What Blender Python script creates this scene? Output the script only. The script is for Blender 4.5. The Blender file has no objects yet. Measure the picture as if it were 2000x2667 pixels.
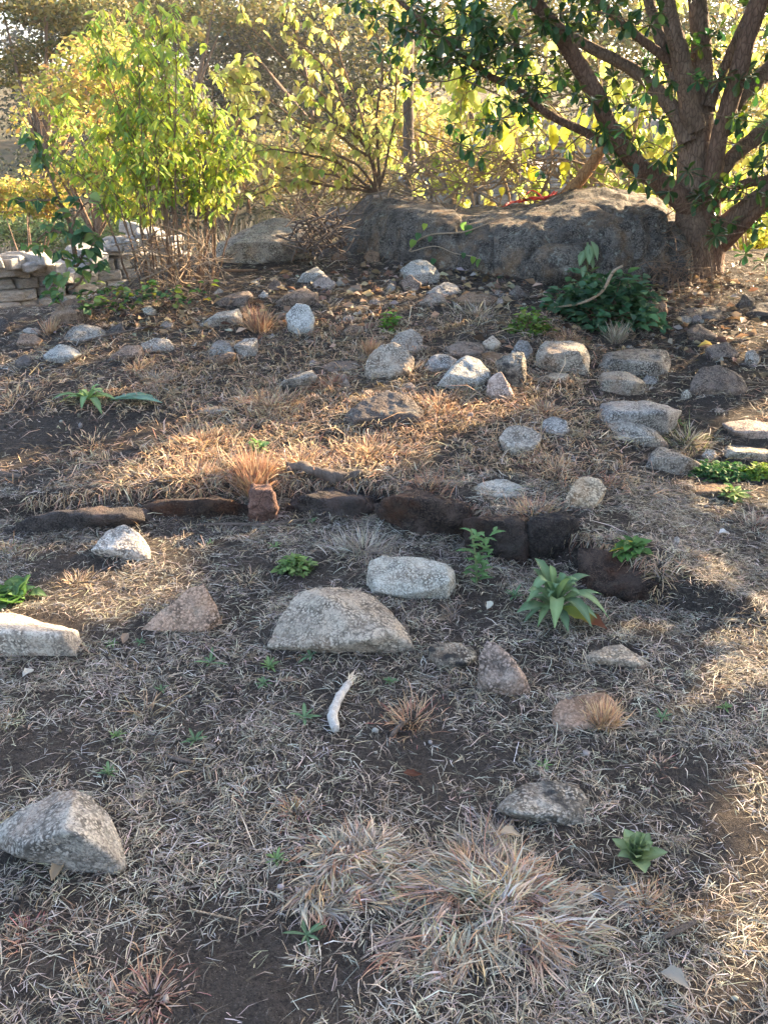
import bpy, bmesh, math
import numpy as np
from mathutils import Matrix, Vector

# ------------------------------------------------------------------ camera, sky, sun, exposure
sc = bpy.context.scene
COL = sc.collection
CAM = np.array([0.0, 0.0, 1.6])
PITCH = math.radians(23.0)            # looking down
FPX = 2309.0                          # focal length in photograph pixels (2000 x 2667)
cam_d = bpy.data.cameras.new('camera')
cam = bpy.data.objects.new('camera', cam_d); COL.objects.link(cam)
cam.location = CAM; cam.rotation_euler = (math.radians(90) - PITCH, 0, 0)
cam_d.sensor_fit = 'VERTICAL'; cam_d.angle_y = 2*math.atan(1333.5/FPX)
cam_d.clip_start = 0.05; cam_d.clip_end = 2000
sc.camera = cam

SUN_AZ = math.radians(52.0)           # clockwise from the viewing direction (+Y)
SUN_EL = math.radians(23.0)
SUN = np.array([math.sin(SUN_AZ)*math.cos(SUN_EL), math.cos(SUN_AZ)*math.cos(SUN_EL), math.sin(SUN_EL)])
w = bpy.data.worlds.new('World'); sc.world = w; w.use_nodes = True
nt = w.node_tree; nt.nodes.clear()
sky = nt.nodes.new('ShaderNodeTexSky'); sky.sky_type = 'NISHITA'; sky.sun_disc = False
sky.sun_elevation = SUN_EL; sky.sun_rotation = SUN_AZ
sky.air_density = 0.85; sky.dust_density = 4.0; sky.ozone_density = 0.5
bg = nt.nodes.new('ShaderNodeBackground'); bg.inputs['Strength'].default_value = 0.15
wo = nt.nodes.new('ShaderNodeOutputWorld')
nt.links.new(sky.outputs[0], bg.inputs[0]); nt.links.new(bg.outputs[0], wo.inputs[0])
sun_d = bpy.data.lights.new('sun', 'SUN'); sun_d.energy = 5.0; sun_d.angle = math.radians(0.53)
sun_d.color = (1.0, 0.75, 0.47)
sun = bpy.data.objects.new('sun', sun_d); COL.objects.link(sun)
sun.rotation_euler = Vector(-SUN).to_track_quat('-Z', 'Y').to_euler()
sc.view_settings.view_transform = 'Standard'; sc.view_settings.look = 'None'
sc.view_settings.gamma = 1.0; sc.view_settings.use_curve_mapping = False
sc.view_settings.exposure = 2.65
sc.cycles.use_denoising = True
sc.cycles.max_bounces = 6; sc.cycles.diffuse_bounces = 3; sc.cycles.transmission_bounces = 4
sc.cycles.transparent_max_bounces = 4; sc.cycles.volume_bounces = 0
sc.cycles.caustics_reflective = False; sc.cycles.caustics_refractive = False
sc.cycles.use_adaptive_sampling = True; sc.cycles.adaptive_threshold = 0.02

rng = np.random.default_rng(11)
U = lambda a, b, n=None: rng.uniform(a, b, n)

# ------------------------------------------------------------------ numeric helpers
def hash3(i, j, k, seed=0):
    h = (i.astype(np.int64)*374761393 + j.astype(np.int64)*668265263 + k.astype(np.int64)*2147483647 + seed*974634777) & 0xffffffff
    h = ((h ^ (h >> 13))*1274126177) & 0xffffffff
    h = ((h ^ (h >> 16))*2246822519) & 0xffffffff
    h = h ^ (h >> 15)
    return (h & 0xffffff)/float(0xffffff)
def noise(p, seed=0):
    p = np.asarray(p, float); f = np.floor(p); t = p - f; t = t*t*(3 - 2*t); f = f.astype(np.int64)
    r = 0
    for a in (0, 1):
        for b in (0, 1):
            for c in (0, 1):
                wgt = (t[..., 0] if a else 1-t[..., 0])*(t[..., 1] if b else 1-t[..., 1])*(t[..., 2] if c else 1-t[..., 2])
                r = r + wgt*hash3(f[..., 0]+a, f[..., 1]+b, f[..., 2]+c, seed)
    return r*2 - 1
def fbm(p, octv=4, seed=0, gain=0.5):
    r = 0; a = 1.0; p = np.asarray(p, float)
    for o in range(octv):
        r = r + a*noise(p*(2.03**o) + 17.3*o, seed+o); a *= gain
    return r
def noise2(x, y, s, seed=0, octv=3):
    x = np.asarray(x, float); y = np.asarray(y, float)
    return fbm(np.stack([x*s, y*s, np.zeros_like(x)+seed*3.7], -1), octv, seed)
def sstep(a, b, x):
    t = np.clip((np.asarray(x, float)-a)/(b-a), 0, 1); return t*t*(3-2*t)

# ------------------------------------------------------------------ terrain
PY = [-40, 0, 2.0, 3.0, 3.8, 4.6, 5.4, 6.2, 7.0, 7.8]
PZ = [0.3, 0, 0.0, 0.02, 0.06, 0.17, 0.32, 0.47, 0.60, 0.64]
RX = [-4.0, -2.3, -1.55, -0.62, -0.05, 0.50, 0.78, 1.02, 1.5, 4.0]
RY = [3.1, 3.42, 3.62, 3.80, 3.74, 3.36, 3.2, 2.9, 2.6, 2.4]
def ring_y(x): return np.interp(x, RX, RY)
def H(x, y):
    x = np.asarray(x, float); y = np.asarray(y, float)
    z = np.interp(y, PY, PZ)
    # smooth the profile a little
    z = (z + np.interp(y-0.35, PY, PZ) + np.interp(y+0.35, PY, PZ))/3
    # step held by the ring of kerb stones
    step = (0.09+.045*sstep(-.5, .2, x))*(1-sstep(1.0, 1.5, x))*(1-sstep(-1.9, -2.3, x)*0.5)
    z = z + step*sstep(-0.01, 0.07, y-ring_y(x)+.025*noise2(x, y, 6.0, 71, 2)) - 0.25*step*sstep(-0.5, 0, y-ring_y(x))
    # mound falls away behind
    yd = 5.8 + 2.4*sstep(-2.3, -1.0, x) + 0.15*np.sin(x*2.1)
    z = z - 1.75*sstep(0, 4.2, y-yd) - 0.5*sstep(3.5, 9, y-yd)
    z = z - 0.6*sstep(4.2, 8, np.abs(x))*sstep(2, 6, y)*(x < 0)
    # valley, then the far hillside
    far = np.clip(y-26, 0, 100)
    z = z + 0.10*far*sstep(26, 60, y) + 0.045*np.clip(y-60, 0, 50)
    z = z + 0.02*noise2(x, y, 1.3, 2, 2)*sstep(0.3, 2, y) + 1.2*noise2(x, y, 0.035, 5, 2)*sstep(18, 50, y)
    return z
FW = np.array([0, math.cos(PITCH), -math.sin(PITCH)]); UPV = np.array([0, math.sin(PITCH), math.cos(PITCH)])
def ray(px, py):
    return np.array([(px-1000.0)/FPX, 0, 0]) + UPV*((1333.5-py)/FPX) + FW
TS = np.geomspace(0.6, 160, 1600)
def G(px, py):
    """ground point seen at a photograph pixel"""
    d = ray(px, py); p = CAM + TS[:, None]*d
    below = p[:, 2] < H(p[:, 0], p[:, 1])
    i = int(np.argmax(below)) if below.any() else 1599
    a, b = TS[max(i-1, 0)], TS[i]
    for _ in range(18):
        m = (a+b)/2; q = CAM + m*d
        if q[2] < H(q[0], q[1]): b = m
        else: a = m
    q = CAM + b*d
    return np.array([q[0], q[1], float(H(q[0], q[1]))])
def AT(px, py, y):
    """point on the ray of a photograph pixel at distance y in front of the camera"""
    d = ray(px, py); return CAM + d*(y/d[1])
def proj(p):
    q = np.asarray(p) - CAM; dep = q @ FW
    return 1000 + FPX*q[..., 0]/dep, 1333.5 - FPX*(q @ UPV)/dep, dep
CROPS = {3: (0, 500, .6028), 4: (1000, 500, .6028), 5: (0, 1100, .6028), 6: (1000, 1100, .6028), 7: (0, 1860, .6028),
         8: (1000, 1860, .6028), 1: (0, 0, .6028), 2: (1000, 0, .6028), 0: (0, 0, 1.2055), 9: (0, 0, 1.0)}
def S(c, x, y):
    ox, oy, k = CROPS[c]; return ox + x*k, oy + y*k
def GC(c, x, y): return G(*S(c, x, y))

# ------------------------------------------------------------------ scene helpers
def tag(o, label=None, cat=None, group=None, kind=None):
    if label: o['label'] = label
    if cat: o['category'] = cat
    if group: o['group'] = group
    if kind: o['kind'] = kind
    return o
def empty(name, loc=(0, 0, 0)):
    o = bpy.data.objects.new(name, None); o.location = loc; o.empty_display_size = 0.1; COL.objects.link(o); return o
def mesh_np(name, V, quads=None, tris=None, col=None, mat=None, smooth=False):
    me = bpy.data.meshes.new(name)
    V = np.asarray(V, np.float32); me.vertices.add(len(V)); me.vertices.foreach_set('co', V.ravel())
    loops = []; starts = []; n0 = 0
    if quads is not None and len(quads):
        q = np.asarray(quads, np.int32); loops.append(q.ravel()); starts.append(np.arange(len(q), dtype=np.int32)*4); n0 = len(q)*4
    if tris is not None and len(tris):
        t = np.asarray(tris, np.int32); loops.append(t.ravel()); starts.append(n0 + np.arange(len(t), dtype=np.int32)*3)
    L = np.concatenate(loops); St = np.concatenate(starts)
    me.loops.add(len(L)); me.loops.foreach_set('vertex_index', L)
    me.polygons.add(len(St)); me.polygons.foreach_set('loop_start', St)
    if smooth: me.polygons.foreach_set('use_smooth', np.ones(len(St), bool))
    if col is not None:
        a = me.color_attributes.new('Col', 'FLOAT_COLOR', 'POINT')
        c = np.ones((len(V), 4), np.float32); c[:, :3] = col; a.data.foreach_set('color', c.ravel())
    me.update(calc_edges=True); me.validate()
    if mat: me.materials.append(mat)
    return me
def obj(name, me, parent=None, loc=None):
    o = bpy.data.objects.new(name, me); COL.objects.link(o)
    if parent is not None: o.parent = parent
    if loc is not None: o.location = loc
    return o

class Acc:
    """collects vertices, faces and colours of one mesh"""
    def __init__(s): s.V = []; s.Q = []; s.T = []; s.C = []; s.n = 0
    def add(s, V, Q=None, T=None, C=None):
        V = np.asarray(V, float)
        if Q is not None and len(Q): s.Q.append(np.asarray(Q)+s.n)
        if T is not None and len(T): s.T.append(np.asarray(T)+s.n)
        s.V.append(V); s.n += len(V)
        s.C.append(np.broadcast_to(np.asarray((0.5, 0.5, 0.5) if C is None else C, float), (len(V), 3)))
    def mesh(s, name, mat, smooth=False, origin=None):
        V = np.concatenate(s.V)
        if origin is not None: V = V - np.asarray(origin)
        return mesh_np(name, V, np.concatenate(s.Q) if s.Q else None, np.concatenate(s.T) if s.T else None, np.concatenate(s.C), mat, smooth)

def blades(acc, P, head, elev, L, W, curl, drop, c0, c1, nseg=3, roll=0.9):
    """curved tapering grass blades; every argument an array of n"""
    n = len(P); P = np.asarray(P, float)
    L = np.broadcast_to(L, (n,)); W = np.broadcast_to(W, (n,)); curl = np.broadcast_to(curl, (n,)); drop = np.broadcast_to(drop, (n,))
    d = np.stack([np.cos(head)*np.cos(elev), np.sin(head)*np.cos(elev), np.sin(elev)], -1)
    s0 = np.stack([-np.sin(head), np.cos(head), np.zeros(n)], -1)
    up = np.cross(d, s0); r = U(-roll, roll, n)[:, None]; sd = s0*np.cos(r) + up*np.sin(r)
    t = np.linspace(0, 1, nseg+1)
    Cn = P[:, None] + (L[:, None]*t)[..., None]*d[:, None] + ((L*curl)[:, None]*t**2)[..., None]*s0[:, None]
    Cn[..., 2] -= (L*drop)[:, None]*t**2
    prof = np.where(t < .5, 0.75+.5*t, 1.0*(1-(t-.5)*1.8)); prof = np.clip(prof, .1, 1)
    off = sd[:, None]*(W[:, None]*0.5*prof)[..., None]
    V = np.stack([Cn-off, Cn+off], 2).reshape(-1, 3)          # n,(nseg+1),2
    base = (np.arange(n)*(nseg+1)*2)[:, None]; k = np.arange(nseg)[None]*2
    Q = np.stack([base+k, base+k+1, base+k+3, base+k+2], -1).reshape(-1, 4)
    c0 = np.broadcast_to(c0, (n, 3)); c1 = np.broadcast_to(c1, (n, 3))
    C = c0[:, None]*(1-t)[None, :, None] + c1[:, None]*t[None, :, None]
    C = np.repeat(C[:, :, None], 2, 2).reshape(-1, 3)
    acc.add(V, Q, None, C)

def spline(pts, n):
    pts = np.asarray(pts, float)
    if len(pts) == 2: return pts[0] + (pts[1]-pts[0])*np.linspace(0, 1, n)[:, None]
    P = np.vstack([2*pts[0]-pts[1], pts, 2*pts[-1]-pts[-2]])
    u = np.linspace(0, len(pts)-1-1e-6, n); i = u.astype(int); t = (u-i)[:, None]
    a, b, c, d = P[i], P[i+1], P[i+2], P[i+3]
    return 0.5*((2*b) + (c-a)*t + (2*a-5*b+4*c-d)*t**2 + (3*b-a-3*c+d)*t**3)
def tube(acc, pts, rad, sides=8, n=None, C=(0.5, 0.5, 0.5), rough=0.0, cap=False):
    pts = np.asarray(pts, float); m = n or max(3, len(pts))
    if m > len(pts):
        k = np.linspace(0, 1, len(pts)); kk = np.linspace(0, 1, m)
        rad = np.interp(kk, k, np.broadcast_to(rad, (len(pts),))); pts = spline(pts, m)
    else:
        m = len(pts); rad = np.broadcast_to(rad, (m,))
    T = np.gradient(pts, axis=0); T /= np.linalg.norm(T, axis=1, keepdims=True)+1e-9
    ref = np.array([0.31, 0.93, 0.2]) if abs(T[0] @ np.array([0.31, 0.93, 0.2])) < 0.8 else np.array([1.0, 0, 0])
    A = np.cross(T, ref); A /= np.linalg.norm(A, axis=1, keepdims=True)+1e-9; B = np.cross(T, A)
    th = np.linspace(0, 2*np.pi, sides, endpoint=False)
    dirs = A[:, None]*np.cos(th)[None, :, None] + B[:, None]*np.sin(th)[None, :, None]
    rr = np.broadcast_to(rad[:, None], (m, sides))
    if rough:
        q = pts[:, None] + dirs*rad[:, None, None]
        rr = rr*(1 + rough*fbm(q/np.maximum(rad.max(), .005)*0.9, 3, 3))
    V = (pts[:, None] + dirs*rr[..., None]).reshape(-1, 3)
    i = np.arange(m-1)[:, None]*sides; j = np.arange(sides)[None]; j2 = (j+1) % sides
    Q = np.stack([i+j, i+j2, i+sides+j2, i+sides+j], -1).reshape(-1, 4)
    Tt = None
    if cap:
        nb = len(V); V = np.vstack([V, pts[0], pts[-1]]); jj = np.arange(sides)
        Tt = np.vstack([np.stack([np.full(sides, nb), (jj+1) % sides, jj], -1),
                        np.stack([np.full(sides, nb+1), (m-1)*sides+jj, (m-1)*sides+(jj+1) % sides], -1)])
    acc.add(V, Q, Tt, C)

# leaf templates: x across, y along (0..1), z up; fold along the midrib and droop
def leaf_tpl(kind):
    prof = {'lance': [(0, .02), (.25, .13), (.5, .15), (.75, .10), (1, .0)],
            'ovate': [(0, .03), (.18, .26), (.42, .33), (.72, .2), (1, .0)],
            'obov': [(0, .03), (.3, .11), (.6, .21), (.85, .2), (1, .05)],
            'heart': [(0, .22), (.15, .36), (.4, .4), (.72, .23), (1, .0)],
            'strap': [(0, .06), (.25, .10), (.55, .13), (.8, .11), (1, .01)],
            'small': [(0, .05), (.45, .3), (1, .0)]}[kind]
    V = []; Q = []
    for t, wv in prof:
        z = -0.18*t*t
        V += [(-wv, t, z+0.35*wv), (0, t, z), (wv, t, z+0.35*wv)]
    for i in range(len(prof)-1):
        a = i*3; Q += [(a, a+1, a+4, a+3), (a+1, a+2, a+5, a+4)]
    return np.array(V), np.array(Q)
TPL = {k: leaf_tpl(k) for k in ('lance', 'ovate', 'obov', 'heart', 'strap', 'small')}
TPL['tiny'] = (np.array([(0, 0, 0), (.28, .5, .05), (0, 1, -.1), (-.28, .5, .05)], float), np.array([(0, 1, 2, 3)]))
def frames(direc, roll):
    """orientation matrices with y along direc, z roughly up, rolled"""
    d = direc/(np.linalg.norm(direc, axis=1, keepdims=True)+1e-9)
    up = np.tile(np.array([0.02, 0.01, 1.0]), (len(d), 1))
    x = np.cross(d, up); x /= np.linalg.norm(x, axis=1, keepdims=True)+1e-6; z = np.cross(x, d)
    c, s = np.cos(roll)[:, None], np.sin(roll)[:, None]
    x2 = x*c + z*s; z2 = -x*s + z*c
    return np.stack([x2, d, z2], -1)
def scatter(acc, tpl, P, M, size, col):
    V, Q = TPL[tpl]; n = len(P)
    W = np.einsum('nij,vj->nvi', M, V)*np.broadcast_to(size, (n,))[:, None, None] + np.asarray(P)[:, None]
    acc.add(W.reshape(-1, 3), (Q[None] + (np.arange(n)*len(V))[:, None, None]).reshape(-1, 4), None,
            np.repeat(np.broadcast_to(col, (n, 3)), len(V), 0))
def mixcol(cols, n, jit=0.15):
    cols = np.asarray(cols, float); c = cols[rng.integers(0, len(cols), n)]
    return np.clip(c*(1+U(-jit, jit, (n, 1)))*(1+U(-jit*.4, jit*.4, (n, 3))), 0, 1)

# ------------------------------------------------------------------ materials
def new_mat(name):
    m = bpy.data.materials.new(name); m.use_nodes = True; m.node_tree.nodes.clear(); return m, m.node_tree
def nd(nt, typ, **kw):
    n = nt.nodes.new(typ)
    for k, v in kw.items():
        if k in n.inputs.keys(): n.inputs[k].default_value = v
        else: setattr(n, k, v)
    return n
def foliage_mat(name, trans, rough=0.5, spec=0.3, sat=1.25):
    m, t = new_mat(name); L = t.links
    a = nd(t, 'ShaderNodeAttribute', attribute_name='Col')
    nz = nd(t, 'ShaderNodeTexNoise', Scale=60.0, Detail=3.0)
    hv = nd(t, 'ShaderNodeHueSaturation'); mr = nd(t, 'ShaderNodeMapRange'); mr.inputs[3].default_value = .75; mr.inputs[4].default_value = 1.25
    L.new(nz.outputs[0], mr.inputs[0]); L.new(mr.outputs[0], hv.inputs['Value']); L.new(a.outputs['Color'], hv.inputs['Color'])
    p = nd(t, 'ShaderNodeBsdfPrincipled', Roughness=rough); p.inputs['Specular IOR Level'].default_value = spec
    L.new(hv.outputs[0], p.inputs['Base Color'])
    tr = nd(t, 'ShaderNodeBsdfTranslucent'); h2 = nd(t, 'ShaderNodeHueSaturation', Saturation=sat, Value=1.15)
    L.new(hv.outputs[0], h2.inputs['Color']); L.new(h2.outputs[0], tr.inputs[0])
    mx = nd(t, 'ShaderNodeMixShader'); mx.inputs[0].default_value = trans
    L.new(p.outputs[0], mx.inputs[1]); L.new(tr.outputs[0], mx.inputs[2])
    o = nd(t, 'ShaderNodeOutputMaterial'); L.new(mx.outputs[0], o.inputs[0]); return m
M_LEAF = foliage_mat('leaf_thin', 0.58, 0.5, 0.3, 1.0)
M_GLOSS = foliage_mat('leaf_leathery', 0.28, 0.32, 0.45)
M_FAR = foliage_mat('leaf_far', 0.22, 0.6, 0.2, 1.0)
M_HERB = foliage_mat('leaf_downy', 0.3, 0.7, 0.2)
M_STRAW = foliage_mat('dry_straw', 0.22, 0.6, 0.25, 1.0)

def ramp(t, fac, stops):
    r = nd(t, 'ShaderNodeValToRGB'); e = r.color_ramp.elements
    while len(e) < len(stops): e.new(0.5)
    for i, (p, c) in enumerate(stops):
        e[i].position = p; e[i].color = (c, c, c, 1) if np.isscalar(c) else (*c, 1)
    t.links.new(fac, r.inputs[0]); return r
def mixrgb(t, fac, a, b, mode='MIX'):
    m = nd(t, 'ShaderNodeMix', data_type='RGBA', blend_type=mode)
    for sock, v in ((m.inputs[0], fac), (m.inputs[6], a), (m.inputs[7], b)):
        if isinstance(v, (int, float)): sock.default_value = v
        elif isinstance(v, tuple): sock.default_value = (*v, 1)
        else: t.links.new(v, sock)
    return m.outputs[2]
def rock_mat(name, light, mid, grain=1.0, dark=0.45, patina=(0.05, 0.045, 0.045), pat_amt=0.35, lichen=0.2, warm=(0.28, 0.17, 0.11), warm_amt=0.3, bump=0.5):
    """speckled granite: pale grains in dark joints, patina, lichen and rusty stains"""
    m, t = new_mat(name); L = t.links
    tc = nd(t, 'ShaderNodeTexCoord'); oi = nd(t, 'ShaderNodeObjectInfo')
    mp = nd(t, 'ShaderNodeVectorMath', operation='ADD'); sc_ = nd(t, 'ShaderNodeVectorMath', operation='SCALE')
    cx = nd(t, 'ShaderNodeCombineXYZ'); L.new(oi.outputs['Random'], cx.inputs[0]); L.new(oi.outputs['Random'], cx.inputs[1])
    L.new(cx.outputs[0], sc_.inputs[0]); sc_.inputs['Scale'].default_value = 37.0
    L.new(tc.outputs['Object'], mp.inputs[0]); L.new(sc_.outputs[0], mp.inputs[1]); v = mp.outputs[0]
    def nz(scale, det=3.0, rough=.6):
        n = nd(t, 'ShaderNodeTexNoise', Scale=scale, Detail=det, Roughness=rough); L.new(v, n.inputs['Vector']); return n.outputs[0]
    vo = nd(t, 'ShaderNodeTexVoronoi', Scale=95.0/grain); vo.feature = 'SMOOTH_F1'; vo.inputs['Smoothness'].default_value = .4
    wr = nd(t, 'ShaderNodeTexNoise', Scale=70.0/grain, Detail=2.0); L.new(v, wr.inputs['Vector'])
    wv = nd(t, 'ShaderNodeVectorMath', operation='SCALE'); wv.inputs['Scale'].default_value = 0.014*grain; L.new(wr.outputs[1], wv.inputs[0])
    wa = nd(t, 'ShaderNodeVectorMath', operation='ADD'); L.new(v, wa.inputs[0]); L.new(wv.outputs[0], wa.inputs[1]); L.new(wa.outputs[0], vo.inputs['Vector'])
    n1 = nz(150.0/grain, 4, .7); n2 = nz(9.0, 5, .65); n3 = nz(4.0, 4, .6); n4 = nz(13.0, 6, .78)
    base = mixrgb(t, ramp(t, n3, [(.35, 0.0), (.65, 1.0)]).outputs[0], light, mid)
    speck = ramp(t, vo.outputs['Distance'], [(.36, 0.0), (.52, 1.0)]).outputs[0]
    sp2 = ramp(t, n1, [(.38, 1.0), (.5, 0.0)]).outputs[0]
    dk = tuple(c*(1-dark)*.55 for c in mid)
    patch = ramp(t, n4, [(.40, 0.12), (.60, 1.0)]).outputs[0]
    mul = nd(t, 'ShaderNodeMath', operation='MULTIPLY'); L.new(speck, mul.inputs[0]); L.new(patch, mul.inputs[1])
    mu2 = nd(t, 'ShaderNodeMath', operation='MULTIPLY'); L.new(mul.outputs[0], mu2.inputs[0]); mu2.inputs[1].default_value = min(1.0, dark+.55)
    c1 = mixrgb(t, mu2.outputs[0], base, dk)
    mu3 = nd(t, 'ShaderNodeMath', operation='MULTIPLY'); L.new(sp2, mu3.inputs[0]); mu3.inputs[1].default_value = dark*1.3
    c1 = mixrgb(t, mu3.outputs[0], c1, tuple(c*.35 for c in dk))
    wm = nd(t, 'ShaderNodeMath', operation='MULTIPLY'); L.new(ramp(t, nz(5.5, 4), [(.5, 0.0), (.68, 1.0)]).outputs[0], wm.inputs[0]); wm.inputs[1].default_value = warm_amt
    c1 = mixrgb(t, wm.outputs[0], c1, warm)
    pt = nd(t, 'ShaderNodeMath', operation='MULTIPLY'); L.new(ramp(t, n2, [(.52, 0.0), (.66, 1.0)]).outputs[0], pt.inputs[0]); pt.inputs[1].default_value = pat_amt
    c1 = mixrgb(t, pt.outputs[0], c1, patina)
    li = nd(t, 'ShaderNodeMath', operation='MULTIPLY'); L.new(ramp(t, nz(14.0, 5, .7), [(.58, 0.0), (.66, 1.0)]).outputs[0], li.inputs[0]); li.inputs[1].default_value = lichen
    c1 = mixrgb(t, li.outputs[0], c1, (0.42, 0.44, 0.38))
    vr = nd(t, 'ShaderNodeMapRange'); vr.inputs[3].default_value = .78; vr.inputs[4].default_value = 1.18; L.new(oi.outputs['Random'], vr.inputs[0])
    fr_ = nd(t, 'ShaderNodeMath', operation='FRACT'); m7 = nd(t, 'ShaderNodeMath', operation='MULTIPLY'); L.new(oi.outputs['Random'], m7.inputs[0]); m7.inputs[1].default_value = 7.31; L.new(m7.outputs[0], fr_.inputs[0])
    sr = nd(t, 'ShaderNodeMapRange'); sr.inputs[3].default_value = .7; sr.inputs[4].default_value = 1.5; L.new(fr_.outputs[0], sr.inputs[0])
    hs_ = nd(t, 'ShaderNodeHueSaturation'); L.new(vr.outputs[0], hs_.inputs['Value']); L.new(sr.outputs[0], hs_.inputs['Saturation']); L.new(c1, hs_.inputs['Color']); c1 = hs_.outputs[0]
    # hairline cracks
    cv = nd(t, 'ShaderNodeTexVoronoi', Scale=4.5); cv.feature = 'DISTANCE_TO_EDGE'; cw = nd(t, 'ShaderNodeVectorMath', operation='ADD'); cs = nd(t, 'ShaderNodeVectorMath', operation='SCALE'); cs.inputs['Scale'].default_value = .35
    cn = nd(t, 'ShaderNodeTexNoise', Scale=5.0, Detail=4.0); L.new(v, cn.inputs['Vector']); L.new(cn.outputs[1], cs.inputs[0]); L.new(v, cw.inputs[0]); L.new(cs.outputs[0], cw.inputs[1]); L.new(cw.outputs[0], cv.inputs['Vector'])
    ck = nd(t, 'ShaderNodeMath', operation='MULTIPLY'); L.new(ramp(t, cv.outputs['Distance'], [(0.0, 1.0), (.018, 0.0)]).outputs[0], ck.inputs[0]); L.new(ramp(t, nz(3.0, 2), [(.5, 0.0), (.58, .8)]).outputs[0], ck.inputs[1])
    c1 = mixrgb(t, ck.outputs[0], c1, tuple(c*.2 for c in mid))
    p = nd(t, 'ShaderNodeBsdfPrincipled', Roughness=0.85); p.inputs['Specular IOR Level'].default_value = .25; L.new(c1, p.inputs['Base Color'])
    hs = nd(t, 'ShaderNodeMath', operation='ADD'); L.new(n1, hs.inputs[0]); L.new(n4, hs.inputs[1])
    h2 = nd(t, 'ShaderNodeMath', operation='SUBTRACT'); L.new(hs.outputs[0], h2.inputs[0]); L.new(mul.outputs[0], h2.inputs[1])
    b = nd(t, 'ShaderNodeBump', Strength=bump, Distance=0.008); L.new(h2.outputs[0], b.inputs['Height']); L.new(b.outputs[0], p.inputs['Normal'])
    o = nd(t, 'ShaderNodeOutputMaterial'); L.new(p.outputs[0], o.inputs[0]); return m
MR = {
 'grey': rock_mat('granite_grey', (.47, .435, .38), (.33, .30, .265), dark=.5),
 'pale': rock_mat('granite_pale', (.58, .51, .42), (.45, .385, .31), dark=.45, pat_amt=.35, patina=(.12, .10, .085), lichen=.15, warm=(.36, .22, .14), warm_amt=.3),
 'white': rock_mat('granite_whitish', (.60, .58, .52), (.48, .465, .41), grain=.8, dark=.45, pat_amt=.2, patina=(.16, .15, .13), lichen=.25, warm_amt=.15),
 'pink': rock_mat('granite_pinkish', (.48, .37, .30), (.36, .275, .22), dark=.45, warm_amt=.45, lichen=.12),
 'brown': rock_mat('granite_brown', (.32, .245, .19), (.23, .175, .14), dark=.45, warm_amt=.45, pat_amt=.5, lichen=.15),
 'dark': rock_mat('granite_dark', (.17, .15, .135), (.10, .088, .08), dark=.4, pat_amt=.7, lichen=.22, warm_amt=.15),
 'stain': rock_mat('granite_black_lichen', (.43, .39, .33), (.24, .215, .18), dark=.55, patina=(.02, .02, .02), pat_amt=.95, lichen=.35),
 'kerb': rock_mat('laterite_kerb', (.105, .082, .070), (.062, .049, .043), grain=.8, dark=.4, patina=(.03, .024, .022), pat_amt=.6, lichen=.05, warm=(.17, .085, .055), warm_amt=.35, bump=1.0),
 'brick': rock_mat('laterite_reddish', (.3, .15, .10), (.22, .11, .08), grain=.6, dark=.35, pat_amt=.25, lichen=.07, warm=(.36, .17, .10), warm_amt=.5, bump=.9),
 'boulder': rock_mat('boulder_granite', (.20, .178, .152), (.105, .093, .082), grain=1.3, dark=.5, patina=(.035, .031, .028), pat_amt=.65, lichen=.35, warm=(.24, .16, .10), warm_amt=.5, bump=.6),
 'wall': rock_mat('wall_granite', (.46, .435, .40), (.34, .325, .30), grain=1.4, dark=.3, pat_amt=.35, lichen=.2, warm_amt=.2, bump=.5),
}
def bark_mat(name, a, b, scale=1.0, cells=.55):
    m, t = new_mat(name); L = t.links
    tc = nd(t, 'ShaderNodeTexCoord'); mp = nd(t, 'ShaderNodeMapping'); mp.inputs['Scale'].default_value = (1, 1, .35); L.new(tc.outputs['Object'], mp.inputs[0])
    n = nd(t, 'ShaderNodeTexNoise', Scale=28.0*scale, Detail=6.0, Roughness=.7); L.new(mp.outputs[0], n.inputs['Vector'])
    n2 = nd(t, 'ShaderNodeTexNoise', Scale=5.0*scale, Detail=4.0); L.new(tc.outputs['Object'], n2.inputs['Vector'])
    v = nd(t, 'ShaderNodeTexVoronoi', Scale=42.0*scale); v.feature = 'DISTANCE_TO_EDGE'; L.new(mp.outputs[0], v.inputs['Vector'])
    c = mixrgb(t, ramp(t, n.outputs[0], [(.3, 0.0), (.7, 1.0)]).outputs[0], a, b)
    c = mixrgb(t, ramp(t, n2.outputs[0], [(.45, 0.0), (.7, .6)]).outputs[0], c, tuple(x*1.15 for x in b))
    c = mixrgb(t, ramp(t, v.outputs['Distance'], [(0.0, cells), (.12, 0.0)]).outputs[0], c, tuple(x*.4 for x in a))
    p = nd(t, 'ShaderNodeBsdfPrincipled', Roughness=.85); p.inputs['Specular IOR Level'].default_value = .2; L.new(c, p.inputs['Base Color'])
    ad = nd(t, 'ShaderNodeMath', operation='ADD'); L.new(n.outputs[0], ad.inputs[0]); L.new(ramp(t, v.outputs['Distance'], [(0.0, 0.0), (.15, .6 if cells > .3 else 0.0)]).outputs[0], ad.inputs[1])
    bp = nd(t, 'ShaderNodeBump', Strength=.8, Distance=.012); L.new(ad.outputs[0], bp.inputs['Height']); L.new(bp.outputs[0], p.inputs['Normal'])
    o = nd(t, 'ShaderNodeOutputMaterial'); L.new(p.outputs[0], o.inputs[0]); return m
M_BARK = bark_mat('bark_grey_brown', (.125, .082, .055), (.26, .175, .12))
M_BARKR = bark_mat('bark_reddish', (.12, .07, .046), (.23, .14, .095))
M_TWIG = bark_mat('twig_brown', (.16, .10, .07), (.30, .20, .13), 3)
M_DRYTWIG = bark_mat('twig_dry_pale', (.34, .25, .17), (.50, .38, .26), 3)
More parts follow.
